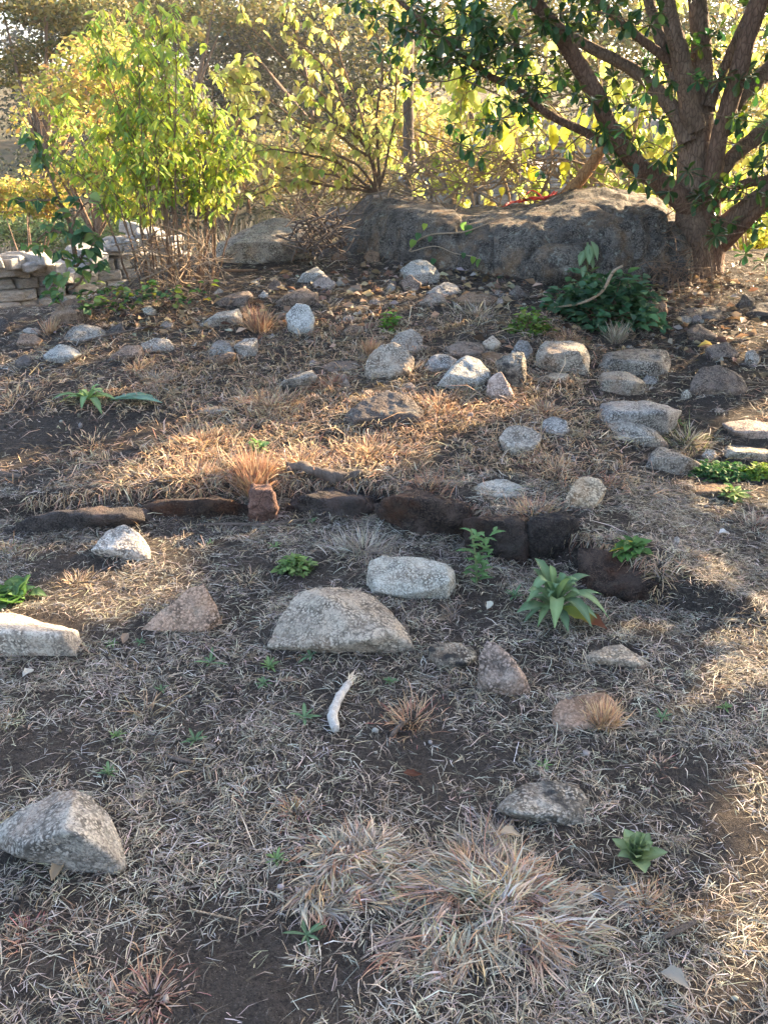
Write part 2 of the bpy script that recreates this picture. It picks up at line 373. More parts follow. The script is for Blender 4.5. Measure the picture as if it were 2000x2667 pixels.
M_WHITEWOOD = bark_mat('weathered_white_wood', (.30, .27, .23), (.64, .61, .56), 3.5, .15)
M_GREYWOOD = bark_mat('weathered_grey_wood', (.055, .042, .034), (.17, .135, .11), 2.5, .3)
def plain_mat(name, c, rough=.6):
    m, t = new_mat(name); nz = nd(t, 'ShaderNodeTexNoise', Scale=90.0, Detail=3.0)
    cc = mixrgb(t, nz.outputs[0], tuple(x*.7 for x in c), tuple(min(1, x*1.2) for x in c))
    p = nd(t, 'ShaderNodeBsdfPrincipled', Roughness=rough); t.links.new(cc, p.inputs['Base Color'])
    o = nd(t, 'ShaderNodeOutputMaterial'); t.links.new(p.outputs[0], o.inputs[0]); return m
def soil_mat():
    m, t = new_mat('soil'); L = t.links
    g = nd(t, 'ShaderNodeNewGeometry'); v = g.outputs['Position']
    def nz(s, d=4.0, r=.65):
        n = nd(t, 'ShaderNodeTexNoise', Scale=s, Detail=d, Roughness=r); L.new(v, n.inputs['Vector']); return n.outputs[0]
    c = mixrgb(t, ramp(t, nz(3.0), [(.35, 0.0), (.68, 1.0)]).outputs[0], (.046, .039, .035), (.085, .070, .059))
    c = mixrgb(t, ramp(t, nz(70.0, 6, .75), [(.35, 0.0), (.7, 1.0)]).outputs[0], c, (.14, .118, .10))
    vo = nd(t, 'ShaderNodeTexVoronoi', Scale=130.0); L.new(v, vo.inputs['Vector'])
    c = mixrgb(t, ramp(t, vo.outputs['Distance'], [(.10, .75), (.22, 0.0)]).outputs[0], c, (.24, .21, .18))
    c = mixrgb(t, ramp(t, nz(160.0, 3, .7), [(.3, .85), (.46, 0.0)]).outputs[0], c, (.022, .018, .017))
    # dry grassland far from the mound
    sx = nd(t, 'ShaderNodeSeparateXYZ'); L.new(v, sx.inputs[0])
    fr = nd(t, 'ShaderNodeMapRange'); fr.inputs[1].default_value = 8.5; fr.inputs[2].default_value = 13.0; L.new(sx.outputs[1], fr.inputs[0])
    far = mixrgb(t, ramp(t, nz(.35), [(.4, 0.0), (.62, 1.0)]).outputs[0], (.13, .105, .06), (.05, .056, .03))
    far = mixrgb(t, ramp(t, nz(6.0, 5, .8), [(.3, .6), (.6, 0.0)]).outputs[0], far, (.08, .06, .04))
    c = mixrgb(t, fr.outputs[0], c, far)
    p = nd(t, 'ShaderNodeBsdfPrincipled', Roughness=.95); p.inputs['Specular IOR Level'].default_value = .1; L.new(c, p.inputs['Base Color'])
    ad = nd(t, 'ShaderNodeMath', operation='ADD'); L.new(nz(70.0, 6, .75), ad.inputs[0]); L.new(nz(220.0, 3, .7), ad.inputs[1])
    b = nd(t, 'ShaderNodeBump', Strength=1.0, Distance=.03); L.new(ad.outputs[0], b.inputs['Height']); L.new(b.outputs[0], p.inputs['Normal'])
    o = nd(t, 'ShaderNodeOutputMaterial'); L.new(p.outputs[0], o.inputs[0]); return m
M_SOIL = soil_mat()

# ================================================================== ROCKS
ICO = {}
def ico(l):
    if l not in ICO:
        bm = bmesh.new(); bmesh.ops.create_icosphere(bm, subdivisions=l, radius=1)
        bm.verts.ensure_lookup_table()
        ICO[l] = (np.array([v.co for v in bm.verts]), np.array([[v.index for v in f.verts] for f in bm.faces])); bm.free()
    return ICO[l]
def hull_planes(P):
    bm = bmesh.new()
    for p in P: bm.verts.new(p)
    r = bmesh.ops.convex_hull(bm, input=bm.verts)
    bm.normal_update(); N = []; D = []; c = P.mean(0)
    for f in bm.faces:
        n = np.array(f.normal); q = np.array(f.verts[0].co)
        d = n @ (q-c)
        if abs(d) < 1e-5: continue
        if d < 0: n, d = -n, -d
        N.append(n); D.append(d)
    bm.free(); return c, np.array(N), np.array(D)
RS_ = np.random.default_rng(5)
ROCKFOOT = []     # footprint x, y, rx, ry of every stone, so that litter can keep off
def hull_rock(P3, mat, seed, lev=5, p=22, rough=1.0, chips=7):
    """rounded convex stone through a cloud of 3-D points"""
    P3 = np.asarray(P3, float)
    lo, hi = P3.min(0), P3.max(0); c0 = (lo+hi)/2; h = np.maximum((hi-lo)/2, 1e-3)
    c, N, D = hull_planes((P3-c0)/h)
    V, F = ico(lev)
    if chips:                                   # knock off corners: flat chipped faces
        r2 = np.random.default_rng(seed+900); nn = r2.normal(0, 1, (chips, 3)); nn[:, 2] = np.abs(nn[:, 2]); nn /= np.linalg.norm(nn, axis=1, keepdims=True)
        sup = (((P3-c0)/h - c) @ nn.T).max(0); N = np.vstack([N, nn]); D = np.append(D, sup*r2.uniform(.88, .98, chips))
    p = p*3.6; g = np.clip((V @ N.T)/D, 0, None)
    r = (g**p).sum(1)**(-1.0/p)
    W = (c + V*r[:, None])*h
    sz = float((h[0]*h[1]*h[2])**(1/3.))
    nrm = V/h; nrm /= np.linalg.norm(nrm, axis=1, keepdims=True)
    q = W/sz + seed*7.13
    lump = fbm(q*1.1, 3, seed)
    chip = np.minimum(fbm(q*1.9+9, 2, seed+5), 0.15)          # flat chipped hollows
    fine = fbm(q*7.0, 3, seed+9)
    W = W + nrm*(sz*rough*(0.03*lump + 0.06*chip + 0.022*fine + 0.008*fbm(q*19, 2, seed+3)))[:, None]
    me = mesh_np('stone', W, None, F, None, mat, True)
    return me, c0
def stone_pts(pts, thick=None, base_y=None, hfr=(.14, .4), ridge=None):
    pts = np.asarray(pts, float); ymax = pts[:, 1].max(); ymin = pts[:, 1].min()
    xb = pts[pts[:, 1] > ymax-0.2*(ymax-ymin)-1, 0].mean()
    g = G(min(max(xb, -150), 2150), ymax - 0.04*(ymax-ymin)) if base_y is None else np.array([0, base_y, 0])
    yb = g[1]; dep = yb/ray(1000, ymax)[1]
    wid = (pts[:, 0].max()-pts[:, 0].min())/FPX*dep
    th = (thick if thick is not None else 0.75)*wid
    c = pts.mean(0); out = []
    for x, y in pts:
        v = (ymax-y)/max(ymax-ymin, 1e-6)
        A = AT(x, y, yb + th*0.7*v**1.1); out.append(A)
        sx, sy = c[0]+(x-c[0])*.72, c[1]+(y-c[1])*.80
        B = AT(sx, sy, yb + th*(0.5+.5*v)); out.append(B)
        if v < .55:
            for Q_ in (A, B):
                out.append(np.array([Q_[0], Q_[1]+.04, min(float(H(Q_[0], Q_[1])), Q_[2]) - .06]))
    hf = RS_.uniform(*hfr); tl = RS_.uniform(-.12, .12); x0, x1 = pts[:, 0].min(), pts[:, 0].max()
    for q in ridge or (): out.append(AT(q[0], q[1], yb + th*q[2]))
    for fx in (() if ridge else (.2, .5, .8)):  # ridge between the upper face and the front face
        x = x0+(x1-x0)*fx; yy = ymax-(hf+tl*(fx-.5)*2)*(ymax-ymin)
        out.append(AT(x, yy, yb + th*RS_.uniform(-.08, .02)))
    out = np.array(out)
    ROCKFOOT.append((out[:, 0].mean(), yb+th*.5, np.ptp(out[:, 0])/2*.9, th*.42))
    return out
SEED = [0]
def rock(name, crop, pts, mat, label, cat='rock', lev=5, p=22, rough=1.0, thick=None, base_y=None, group=None, parent=None, hfr=None, ridge=None):
    SEED[0] += 1
    P3 = stone_pts([S(crop, *q) for q in pts], thick, base_y, hfr or ((.14, .4) if p < 30 else (.35, .65)), [(*S(crop, q[0], q[1]), q[2]) for q in ridge] if ridge else None)
    me, c0 = hull_rock(P3, MR[mat], SEED[0], lev, p, rough, 1 if name == 'kerb_stone' else (3 if p >= 34 else 7))
    if name == 'kerb_stone':
        co = np.empty(len(me.vertices)*3, np.float32); me.vertices.foreach_get('co', co); co = co.reshape(-1, 3); q = co+c0
        dd = .030*fbm(q*8, 3, 5) + .014*np.abs(fbm(q*26, 3, 9)) - .02*np.clip(np.abs(noise(q*5, 13))-.55, 0, 1)*2
        co += (co/np.linalg.norm(co, axis=1, keepdims=True))*dd[:, None]; me.vertices.foreach_set('co', co.ravel()); me.update()
    o = obj(name, me, parent, c0)
    if parent is None: tag(o, label, cat, group)
    return o

# --- the nearer stones inside the ring
rock('granite_rock', 7, [(-14, 560), (0, 480), (60, 430), (170, 380), (230, 330), (330, 318), (400, 345), (445, 385), (480, 450), (515, 530), (545, 650), (510, 695), (420, 700), (300, 655), (120, 615), (30, 580)],
     'grey', 'big speckled wedge-shaped granite rock nearest the camera at the left edge', lev=6, p=34, thick=.8, ridge=[(40, 590, -.05), (150, 560, -.12), (275, 505, -.16), (330, 510, -.14), (420, 560, -.06), (520, 640, .0), (320, 350, .45)])
rock('granite_rock', 8, [(480, 400), (560, 325), (620, 290), (740, 281), (850, 300), (885, 350), (893, 420), (905, 470), (820, 492), (740, 470), (600, 445)],
     'stain', 'half-buried rock with a black lichen crust behind the big grass tussock', lev=6)
rock('granite_rock', 6, [(725, 1240), (760, 1203), (840, 1195), (900, 1165), (960, 1170), (1012, 1215), (1010, 1300), (880, 1330), (740, 1345)],
     'pink', 'low pinkish rock behind the golden upright grass tuft', lev=6)
rock('granite_rock', 6, [(405, 1000), (425, 948), (465, 938), (520, 980), (570, 1030), (610, 1085), (645, 1185), (560, 1200), (460, 1165), (410, 1095)],
     'pink', 'upright pinkish-grey pointed rock beside the small lichen-spotted stone', lev=6, thick=.6)
rock('granite_rock', 6, [(190, 965), (240, 950), (330, 953), (395, 985), (402, 1010), (370, 1045), (310, 1075), (250, 1070), (195, 1020)],
     'stain', 'small lichen-spotted stone between the big dome rock and the pointed rock', lev=5)
rock('granite_rock', 6, [(850, 1020), (950, 965), (1030, 955), (1080, 990), (1160, 1035), (1130, 1070), (1040, 1065), (920, 1055)],
     'pale', 'flat pale stone with a low peak in front of the woolly rosette plant', lev=5)
rock('granite_rock', 0, [(798, 1212), (830, 1200), (955, 1207), (983, 1235), (985, 1265), (965, 1297), (900, 1301), (835, 1290), (788, 1265)],
     'white', 'whitish flat-topped angular granite block behind the big dome rock', lev=6, p=60, thick=.75, rough=.6, ridge=[(805, 1272, -.05), (850, 1281, -.1), (930, 1268, -.1), (972, 1250, -.04)])
rock('granite_rock', 0, [(570, 1398), (590, 1355), (635, 1290), (660, 1270), (735, 1264), (790, 1280), (840, 1310), (885, 1375), (899, 1405), (860, 1416), (800, 1410), (720, 1414), (640, 1404)],
     'pale', 'largest pale pinkish dome-shaped granite rock in the middle of the ground', lev=6, p=26, thick=.7, ridge=[(620, 1396, -.04), (700, 1402, -.10), (790, 1384, -.14), (870, 1368, -.06), (700, 1290, .3)])
rock('granite_rock', 0, [(295, 1371), (340, 1325), (410, 1270), (440, 1264), (465, 1300), (475, 1330), (455, 1347), (410, 1360), (340, 1373)],
     'pink', 'triangular brownish rock leaning beside a bare soil hollow', lev=6, p=34, thick=.5, hfr=(.1, .2))
rock('granite_slab', 0, [(-60, 1318), (30, 1324), (90, 1343), (172, 1362), (180, 1385), (165, 1418), (90, 1428), (-60, 1432)],
     'pale', 'thick pale slab with a sunlit flat top cut by the left edge', 'slab', lev=6, p=40, thick=.9, rough=.45)
rock('granite_rock', 0, [(193, 1190), (228, 1145), (265, 1129), (300, 1143), (322, 1175), (328, 1208), (300, 1218), (240, 1205)],
     'pale', 'rounded pale dome rock in front of the left end of the kerb stones', lev=6, p=14)
rock('flat_stone', 0, [(440, 1192), (470, 1186), (515, 1189), (535, 1196), (500, 1201), (455, 1201)], 'pale', 'small flat stone flush with the soil near the dome rock by the kerb', 'stone')
rock('flat_stone', 5, [(1180, 1105), (1225, 1090), (1280, 1095), (1320, 1125), (1250, 1130)], 'brown', 'thin brownish stone barely showing above the soil near the white stick', 'stone')
# --- right of the ring
rock('granite_rock', 6, [(775, 340), (810, 290), (830, 240), (880, 224), (930, 240), (962, 290), (930, 345), (880, 383), (800, 372)],
     'pale', 'blocky pale boulder-like stone just behind the right half of the kerb', lev=6, p=26)
rock('granite_slab', 6, [(350, 325), (400, 265), (480, 240), (540, 240), (600, 290), (645, 315), (560, 335), (440, 338)],
     'white', 'whitish sloping slab lying behind the middle of the kerb', 'slab', lev=5)
rock('granite_rock', 6, [(495, 65), (530, 20), (570, 10), (640, 25), (692, 62), (640, 112), (570, 147), (525, 120)],
     'pale', 'pale rounded stone standing alone in the tan grass above the kerb', lev=6)
rock('granite_rock', 6, [(1108, 215), (1150, 130), (1190, 104), (1270, 130), (1372, 180), (1340, 200), (1270, 225), (1160, 225)],
     'grey', 'grey wedge stone with a white splash beside the green creeping weeds', lev=6, p=30)
rock('flat_stone', 6, [(1298, 278), (1340, 261), (1470, 264), (1562, 290), (1550, 325), (1450, 330), (1340, 315)],
     'brown', 'flat reddish-brown slab stone right of the blocky pale stone', 'stone')
rock('granite_rock', 6, [(1440, 845), (1500, 832), (1590, 850), (1560, 868), (1480, 866)], 'pale', 'flat pale stone half sunk at the sunlit right edge', 'stone')
rock('granite_rock', 6, [(1248, 505), (1262, 488), (1280, 500), (1275, 525), (1255, 528)], 'pale', 'fist-sized pale stone right of the kerb corner', 'stone', lev=4)
# --- heap right of centre
T4 = [
 ([(655, 690), (690, 645), (800, 640), (860, 655), (887, 700), (882, 785), (800, 795), (700, 765), (655, 725)], 'grey', 'squarish speckled block with a rusty flake under its front edge', 40),
 ([(898, 785), (912, 750), (960, 690), (1010, 680), (1080, 692), (1220, 678), (1242, 720), (1232, 775), (1170, 808), (1080, 790), (960, 803)], 'stain', 'long block with a blackened hollow on top and a pink right end', 34),
 ([(915, 800), (940, 780), (1010, 770), (1080, 790), (1135, 822), (1100, 855), (1050, 882), (920, 872)], 'grey', 'grey sloping block in front of the long blackened block', 30),
 ([(1323, 810), (1370, 755), (1440, 744), (1520, 770), (1562, 812), (1577, 860), (1520, 893), (1380, 893), (1325, 862)], 'brown', 'large rounded brown-grey stone by itself at the right', 20),
 ([(218, 832), (260, 780), (320, 722), (360, 700), (420, 720), (472, 790), (400, 853), (280, 863)], 'white', 'whitish pyramid-shaped stone with a green tuft at its foot', 30),
 ([(478, 735), (520, 705), (560, 690), (602, 690), (620, 760), (610, 832), (560, 853), (520, 800)], 'stain', 'upright dark-spotted slab leaning between whitish and pink stones', 34),
 ([(448, 810), (475, 785), (505, 775), (537, 820), (572, 890), (500, 903), (442, 855)], 'pink', 'small pinkish stone in front of the leaning slab', 20),
 ([(173, 745), (210, 702), (270, 694), (322, 720), (262, 775), (200, 783)], 'grey', 'bluish-grey small stone behind the pyramid stone', 22),
 ([(28, 645), (60, 602), (120, 587), (166, 620), (172, 685), (100, 705), (50, 675)], 'grey', 'grey rounded stone behind the pale egg-shaped rock', 18),
 ([(258, 668), (330, 645), (420, 650), (442, 690), (400, 722), (300, 703)], 'brown', 'long low brownish stone behind the whitish pyramid', 26),
 ([(423, 645), (470, 617), (507, 652), (470, 685), (430, 673)], 'pale', 'little pale stone at the top of the heap', 22),
 ([(538, 695), (580, 635), (620, 640), (647, 690), (622, 735), (560, 720)], 'grey', 'grey tilted stone behind the leaning spotted slab', 28),
 ([(913, 970), (935, 915), (1000, 900), (1140, 894), (1200, 908), (1295, 940), (1250, 985), (1150, 975), (1050, 995), (920, 1022)], 'grey', 'wide grey step-like slab with moss at its right end', 36),
 ([(943, 1000), (960, 975), (1010, 969), (1080, 988), (1180, 1030), (1232, 1092), (1150, 1113), (1000, 1113), (948, 1075)], 'grey', 'flat-faced grey block just below the wide step-like slab', 34),
 ([(678, 1000), (700, 975), (740, 964), (790, 980), (807, 1030), (770, 1063), (700, 1030)], 'grey', 'small dome stone behind the lone pale rounded stone', 18),
 ([(1455, 1000), (1560, 985), (1680, 993), (1740, 1010), (1740, 1085), (1640, 1083), (1520, 1035)], 'pink', 'pale flat slab with a sunlit rim at the right edge', 34),
 ([(1448, 1112), (1480, 1090), (1620, 1108), (1740, 1130), (1740, 1172), (1560, 1167), (1470, 1142)], 'grey', 'grey flat stone below the sunlit slab at the right edge', 30),
 ([(1365, 1140), (1390, 1110), (1430, 1115), (1445, 1145), (1400, 1155)], 'pale', 'small pale stone among the creeping weeds', 20),
 ([(66, 335), (130, 290), (180, 288), (222, 325), (242, 355), (235, 395), (170, 403), (100, 362)], 'white', 'bright whitish angular stone at the foot of the boulder', 34),
 ([(70, 385), (110, 354), (162, 390), (140, 430), (95, 433)], 'pink', 'brownish cobble under the bright whitish stone', 20),
 ([(178, 435), (260, 385), (320, 400), (333, 432), (250, 455)], 'grey', 'grey flat stone right of the brownish cobble', 28),
 ([(288, 465), (370, 430), (460, 440), (505, 462), (440, 495), (320, 497)], 'brown', 'flat brownish stone behind the straw sunburst tuft', 24),
 ([(150, 475), (190, 445), (250, 435), (270, 470), (200, 495)], 'grey', 'grey stone in shade left of the straw sunburst tuft', 24),
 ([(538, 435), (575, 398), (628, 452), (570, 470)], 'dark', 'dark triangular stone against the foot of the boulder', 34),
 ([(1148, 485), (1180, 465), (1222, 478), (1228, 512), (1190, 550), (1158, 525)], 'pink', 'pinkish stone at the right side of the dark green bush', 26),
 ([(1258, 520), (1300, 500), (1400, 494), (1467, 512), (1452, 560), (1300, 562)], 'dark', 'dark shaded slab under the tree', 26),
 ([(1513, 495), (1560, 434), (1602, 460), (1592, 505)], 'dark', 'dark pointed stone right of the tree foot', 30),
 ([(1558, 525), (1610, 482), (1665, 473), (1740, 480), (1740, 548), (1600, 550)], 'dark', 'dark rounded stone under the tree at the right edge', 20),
 ([(1298, 600), (1350, 570), (1440, 615), (1452, 645), (1340, 650)], 'brown', 'tilted brown slab in leaf litter below the dark shaded slab', 34),
 ([(1388, 665), (1480, 648), (1542, 700), (1480, 735), (1400, 700)], 'brown', 'grey-brown flat stone beside a fallen yellow leaf', 26),
 ([(1560, 690), (1600, 680), (1625, 720), (1600, 750), (1565, 730)], 'grey', 'small grey stone near the right edge above the rounded brown stone', 24),
 ([(686, 795), (740, 780), (802, 785), (795, 822), (740, 826)], 'pale', 'pale flat chip below the squarish block', 30),
 ([(1108, 820), (1130, 790), (1165, 795), (1190, 825), (1150, 840)], 'grey', 'small grey chip behind the sloping block', 24),
 ([(0, 425), (30, 390), (55, 410), (42, 438)], 'grey', 'little grey stone near the fallen yellow leaf on the mound', 20),
 ([(1280, 870), (1310, 850), (1330, 880), (1300, 900)], 'white', 'tiny whitish chip beside the large rounded brown-grey stone', 24),
 ([(420, 700), (450, 690), (540, 700), (520, 730), (450, 745)], 'brown', 'low shaded stone wedged behind the leaning slab', 24),
]
for pts, mt, lb, pp in T4:
    big = max(q[0] for q in pts)-min(q[0] for q in pts)
    rock('rubble_stone', 4, pts, mt, lb, 'stone', lev=5 if big > 90 else 4, p=pp, group='rubble stones on the mound')
rock('rubble_stone', 0, [(786, 795), (800, 760), (830, 741), (850, 737), (880, 752), (897, 775), (885, 803), (840, 823), (795, 818)], 'pale', 'pale egg-shaped rock with grass at its right side', 'stone', 6, 16, group='rubble stones on the mound')
rock('rubble_stone', 0, [(740, 897), (770, 868), (840, 842), (885, 855), (917, 890), (920, 912), (840, 926), (760, 922)], 'dark', 'dark brown low dome rock amid sunlit orange grass', 'stone', 6, 18, group='rubble stones on the mound')
T3 = [
 ([(195, 570), (240, 500), (300, 460), (360, 449), (400, 500), (395, 555), (310, 585), (208, 595)], 'brown', 'two-toned brown and grey rock at the brink above the ruined wall', 30),
 ([(272, 630), (300, 585), (360, 569), (430, 580), (482, 620), (420, 645), (320, 658)], 'grey', 'grey oval stone in front of the two-toned rock', 16),
 ([(465, 600), (520, 563), (542, 592), (490, 625)], 'dark', 'dark stone under the fallen branches at the brink', 26),
 ([(183, 705), (260, 654), (310, 665), (362, 695), (270, 748), (200, 732)], 'white', 'pale diamond-shaped stone left of the shrub clump', 26),
 ([(478, 705), (540, 665), (617, 660), (622, 722), (520, 737)], 'pink', 'brown wedge stone touching a grey oval stone', 30),
 ([(608, 655), (680, 625), (740, 640), (757, 670), (700, 698), (620, 692)], 'grey', 'grey oval stone touching the brown wedge stone', 16),
 ([(898, 685), (940, 630), (1000, 650), (1017, 690), (960, 705), (910, 717)], 'grey', 'bluish-grey stone of the pair in the middle of the mound', 20),
 ([(1008, 665), (1060, 635), (1112, 630), (1112, 705), (1050, 722)], 'grey', 'angular grey stone, right one of the pair on the mound', 36),
 ([(918, 745), (990, 690), (1022, 690), (1002, 735), (920, 758)], 'brown', 'narrow tilted stone in front of the bluish-grey pair', 30),
 ([(862, 575), (940, 520), (1040, 500), (1048, 545), (960, 575), (890, 593)], 'grey', 'long tilted grey slab below the shrub stems', 36),
 ([(928, 475), (1000, 440), (1090, 424), (1102, 452), (1060, 495), (950, 500)], 'brown', 'brownish slab behind the long tilted grey slab', 30),
 ([(1233, 530), (1280, 480), (1330, 480), (1362, 540), (1352, 605), (1280, 620), (1245, 580)], 'white', 'upright pale pinkish rounded stone on the slope', 20),
 ([(1188, 475), (1260, 430), (1310, 410), (1382, 440), (1382, 485), (1280, 485), (1210, 508)], 'brown', 'brown flat-topped stone above the upright pale stone', 32),
 ([(1278, 395), (1320, 345), (1370, 321), (1412, 360), (1340, 400)], 'white', 'light grey angular stone beside a pink one near the boulder', 34),
 ([(1348, 390), (1400, 355), (1452, 390), (1442, 425), (1370, 420)], 'pink', 'pink round-topped stone beside the light grey angular one', 20),
 ([(1158, 405), (1185, 374), (1217, 390), (1202, 430)], 'brown', 'small brown stone below the burnt brush', 24),
 ([(1428, 285), (1460, 250), (1502, 260), (1502, 305), (1440, 305)], 'brown', 'brown cobble in the gap left of the boulder', 20),
 ([(1568, 270), (1600, 243), (1642, 260), (1642, 305), (1590, 310)], 'brown', 'brownish stone touching the left foot of the boulder', 20),
 ([(1223, 290), (1290, 265), (1332, 285), (1250, 310)], 'dark', 'flat dark stone in front of the burnt brush', 24),
 ([(608, 505), (650, 489), (677, 510), (650, 533)], 'white', 'small bright white stone under the shrub clump', 24),
 ([(1185, 858), (1260, 800), (1350, 768), (1372, 800), (1320, 838), (1240, 872)], 'stain', 'thin tilted slab with a white edge in the brown grass', 36),
 ([(1385, 755), (1430, 730), (1540, 730), (1562, 770), (1450, 790)], 'brown', 'flat brown stone left of the egg-shaped rock', 26),
 ([(828, 940), (900, 922), (1020, 932), (1034, 952), (900, 965)], 'grey', 'low flat grey stone sunk in the sunlit grass', 30),
 ([(68, 660), (90, 608), (150, 613), (188, 640), (140, 675)], 'pink', 'pinkish stone in dry stalks near the left edge', 24),
 ([(-60, 560), (0, 545), (30, 543), (48, 590), (0, 615), (-60, 615)], 'dark', 'dark stone cut by the left edge above the wall', 22),
 ([(95, 600), (120, 585), (165, 590), (185, 612), (140, 622)], 'grey', 'grey flat stone behind the pinkish stone near the left edge', 24),
 ([(690, 575), (715, 555), (750, 565), (745, 590), (705, 595)], 'brown', 'small brown cobble in leaf litter below the white stone', 20),
 ([(920, 440), (945, 415), (968, 425), (960, 450)], 'grey', 'small grey stone at the foot of the shrub stems', 22),
 ([(1115, 450), (1140, 425), (1162, 440), (1150, 465)], 'grey', 'small grey stone between slab and brown flat-topped stone', 22),
 ([(1480, 600), (1520, 570), (1570, 580), (1575, 615), (1510, 620)], 'brown', 'low brown stone half hidden in dry grass on the slope', 20),
 ([(60, 730), (110, 700), (150, 720), (140, 760), (80, 765)], 'dark', 'dark half-buried stone left below the diamond-shaped stone', 18),
]
for pts, mt, lb, pp in T3:
    big = max(q[0] for q in pts)-min(q[0] for q in pts)
    rock('rubble_stone', 3, pts, mt, lb, 'stone', lev=5 if big > 90 else 4, p=pp, group='rubble stones on the mound')
cr = np.random.default_rng(77); CHIPS = {'grey': Acc(), 'brown': Acc(), 'pink': Acc()}
for k in range(44):
    x, y = cr.uniform(500, 1950), cr.uniform(690, 1080)
    if y < 760 and 870 < x < 1800: y += 90
    wpx, hpx = cr.uniform(18, 46), cr.uniform(10, 26); n = 7; th = np.linspace(0, 6.28, n, endpoint=False)+cr.uniform(0, 1)
    SEED[0] += 1; P3 = stone_pts([(x+wpx/2*math.cos(t)*cr.uniform(.75, 1.15), y+hpx/2*math.sin(t)*cr.uniform(.75, 1.15)) for t in th])
    me, c0 = hull_rock(P3, None, SEED[0], 3, 30); co = np.empty(len(me.vertices)*3, np.float32); me.vertices.foreach_get('co', co)
    CHIPS[['grey', 'brown', 'pink'][k % 3]].add(co.reshape(-1, 3)+c0, None, ico(3)[1]); bpy.data.meshes.remove(me)
for mt, a in CHIPS.items():
    o = obj('stone_chips', a.mesh('stone_chips', MR[mt], True)); tag(o, {'grey': 'grey', 'brown': 'brown', 'pink': 'pinkish'}[mt] + ' chips of stone strewn in the litter of the upper slope', 'rubble', None, 'stuff')
# tilted outcrop left of the boulder
rock('outcrop_slab', 0, [(462, 560), (470, 525), (530, 488), (580, 470), (650, 474), (700, 484), (660, 520), (600, 552), (540, 575), (490, 575)], 'grey', 'tilted grey outcrop slab behind the shrub stems', 'outcrop', 6, 30, thick=.6)
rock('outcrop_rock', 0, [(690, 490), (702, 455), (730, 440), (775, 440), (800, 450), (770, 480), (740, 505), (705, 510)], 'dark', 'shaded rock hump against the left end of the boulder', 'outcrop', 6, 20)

# --- ring of reddish-brown kerb stones (remains of a round hut)
KR = [
 (5, [(60, 480), (200, 436), (300, 405), (500, 370), (625, 375), (640, 432), (500, 455), (350, 485), (180, 492)], 'kerb', 'long low dark brown kerb stone at the left end of the ring', .28),
 (5, [(628, 385), (690, 335), (800, 328), (960, 338), (1062, 362), (1075, 405), (900, 430), (660, 432)], 'kerb', 'dark brown kerb stone left of the upright reddish stone', .3),
 (5, [(1065, 310), (1090, 275), (1150, 278), (1195, 340), (1202, 420), (1140, 448), (1078, 432)], 'brick', 'upright reddish stone standing out of the kerb ring', 1.0),
 (5, [(1245, 380), (1300, 320), (1400, 303), (1610, 308), (1622, 402), (1500, 425), (1300, 405)], 'kerb', 'dark brown kerb stone right of the upright reddish stone', .4),
 (6, [(-30, 345), (60, 318), (200, 318), (340, 340), (392, 420), (392, 525), (250, 495), (100, 465), (-25, 405)], 'kerb', 'tall dark kerb stone with a sloping top in the middle of the ring', .4),
 (6, [(365, 425), (480, 400), (545, 440), (606, 470), (612, 625), (500, 585), (392, 515)], 'kerb', 'dark kerb stone under the red bristly grass tuft', .6),
 (6, [(608, 480), (660, 420), (760, 398), (840, 430), (872, 500), (862, 565), (780, 605), (640, 625)], 'kerb', 'rounded dark kerb stone behind the woolly rosette plant', .6),
 (6, [(868, 550), (930, 538), (1020, 568), (1100, 630), (1185, 705), (1225, 785), (1150, 793), (1000, 745), (900, 655)], 'kerb', 'pinkish-topped dark kerb stone sloping down at the right end of the ring', .45),
]
for c, pts, mt, lb, th in KR:
    xm = np.mean([q[0] for q in pts]); pts = [(xm+(x-xm)*(1.13 if mt == 'kerb' else 1), y) for x, y in pts]
    rock('kerb_stone', c, pts, mt, lb, 'kerb stone', 5, 30, 1.0, thick=th*1.5, hfr=(.3, .4) if 'sloping down' in lb else (.82, .95), group='kerb stones of the round hut ring')

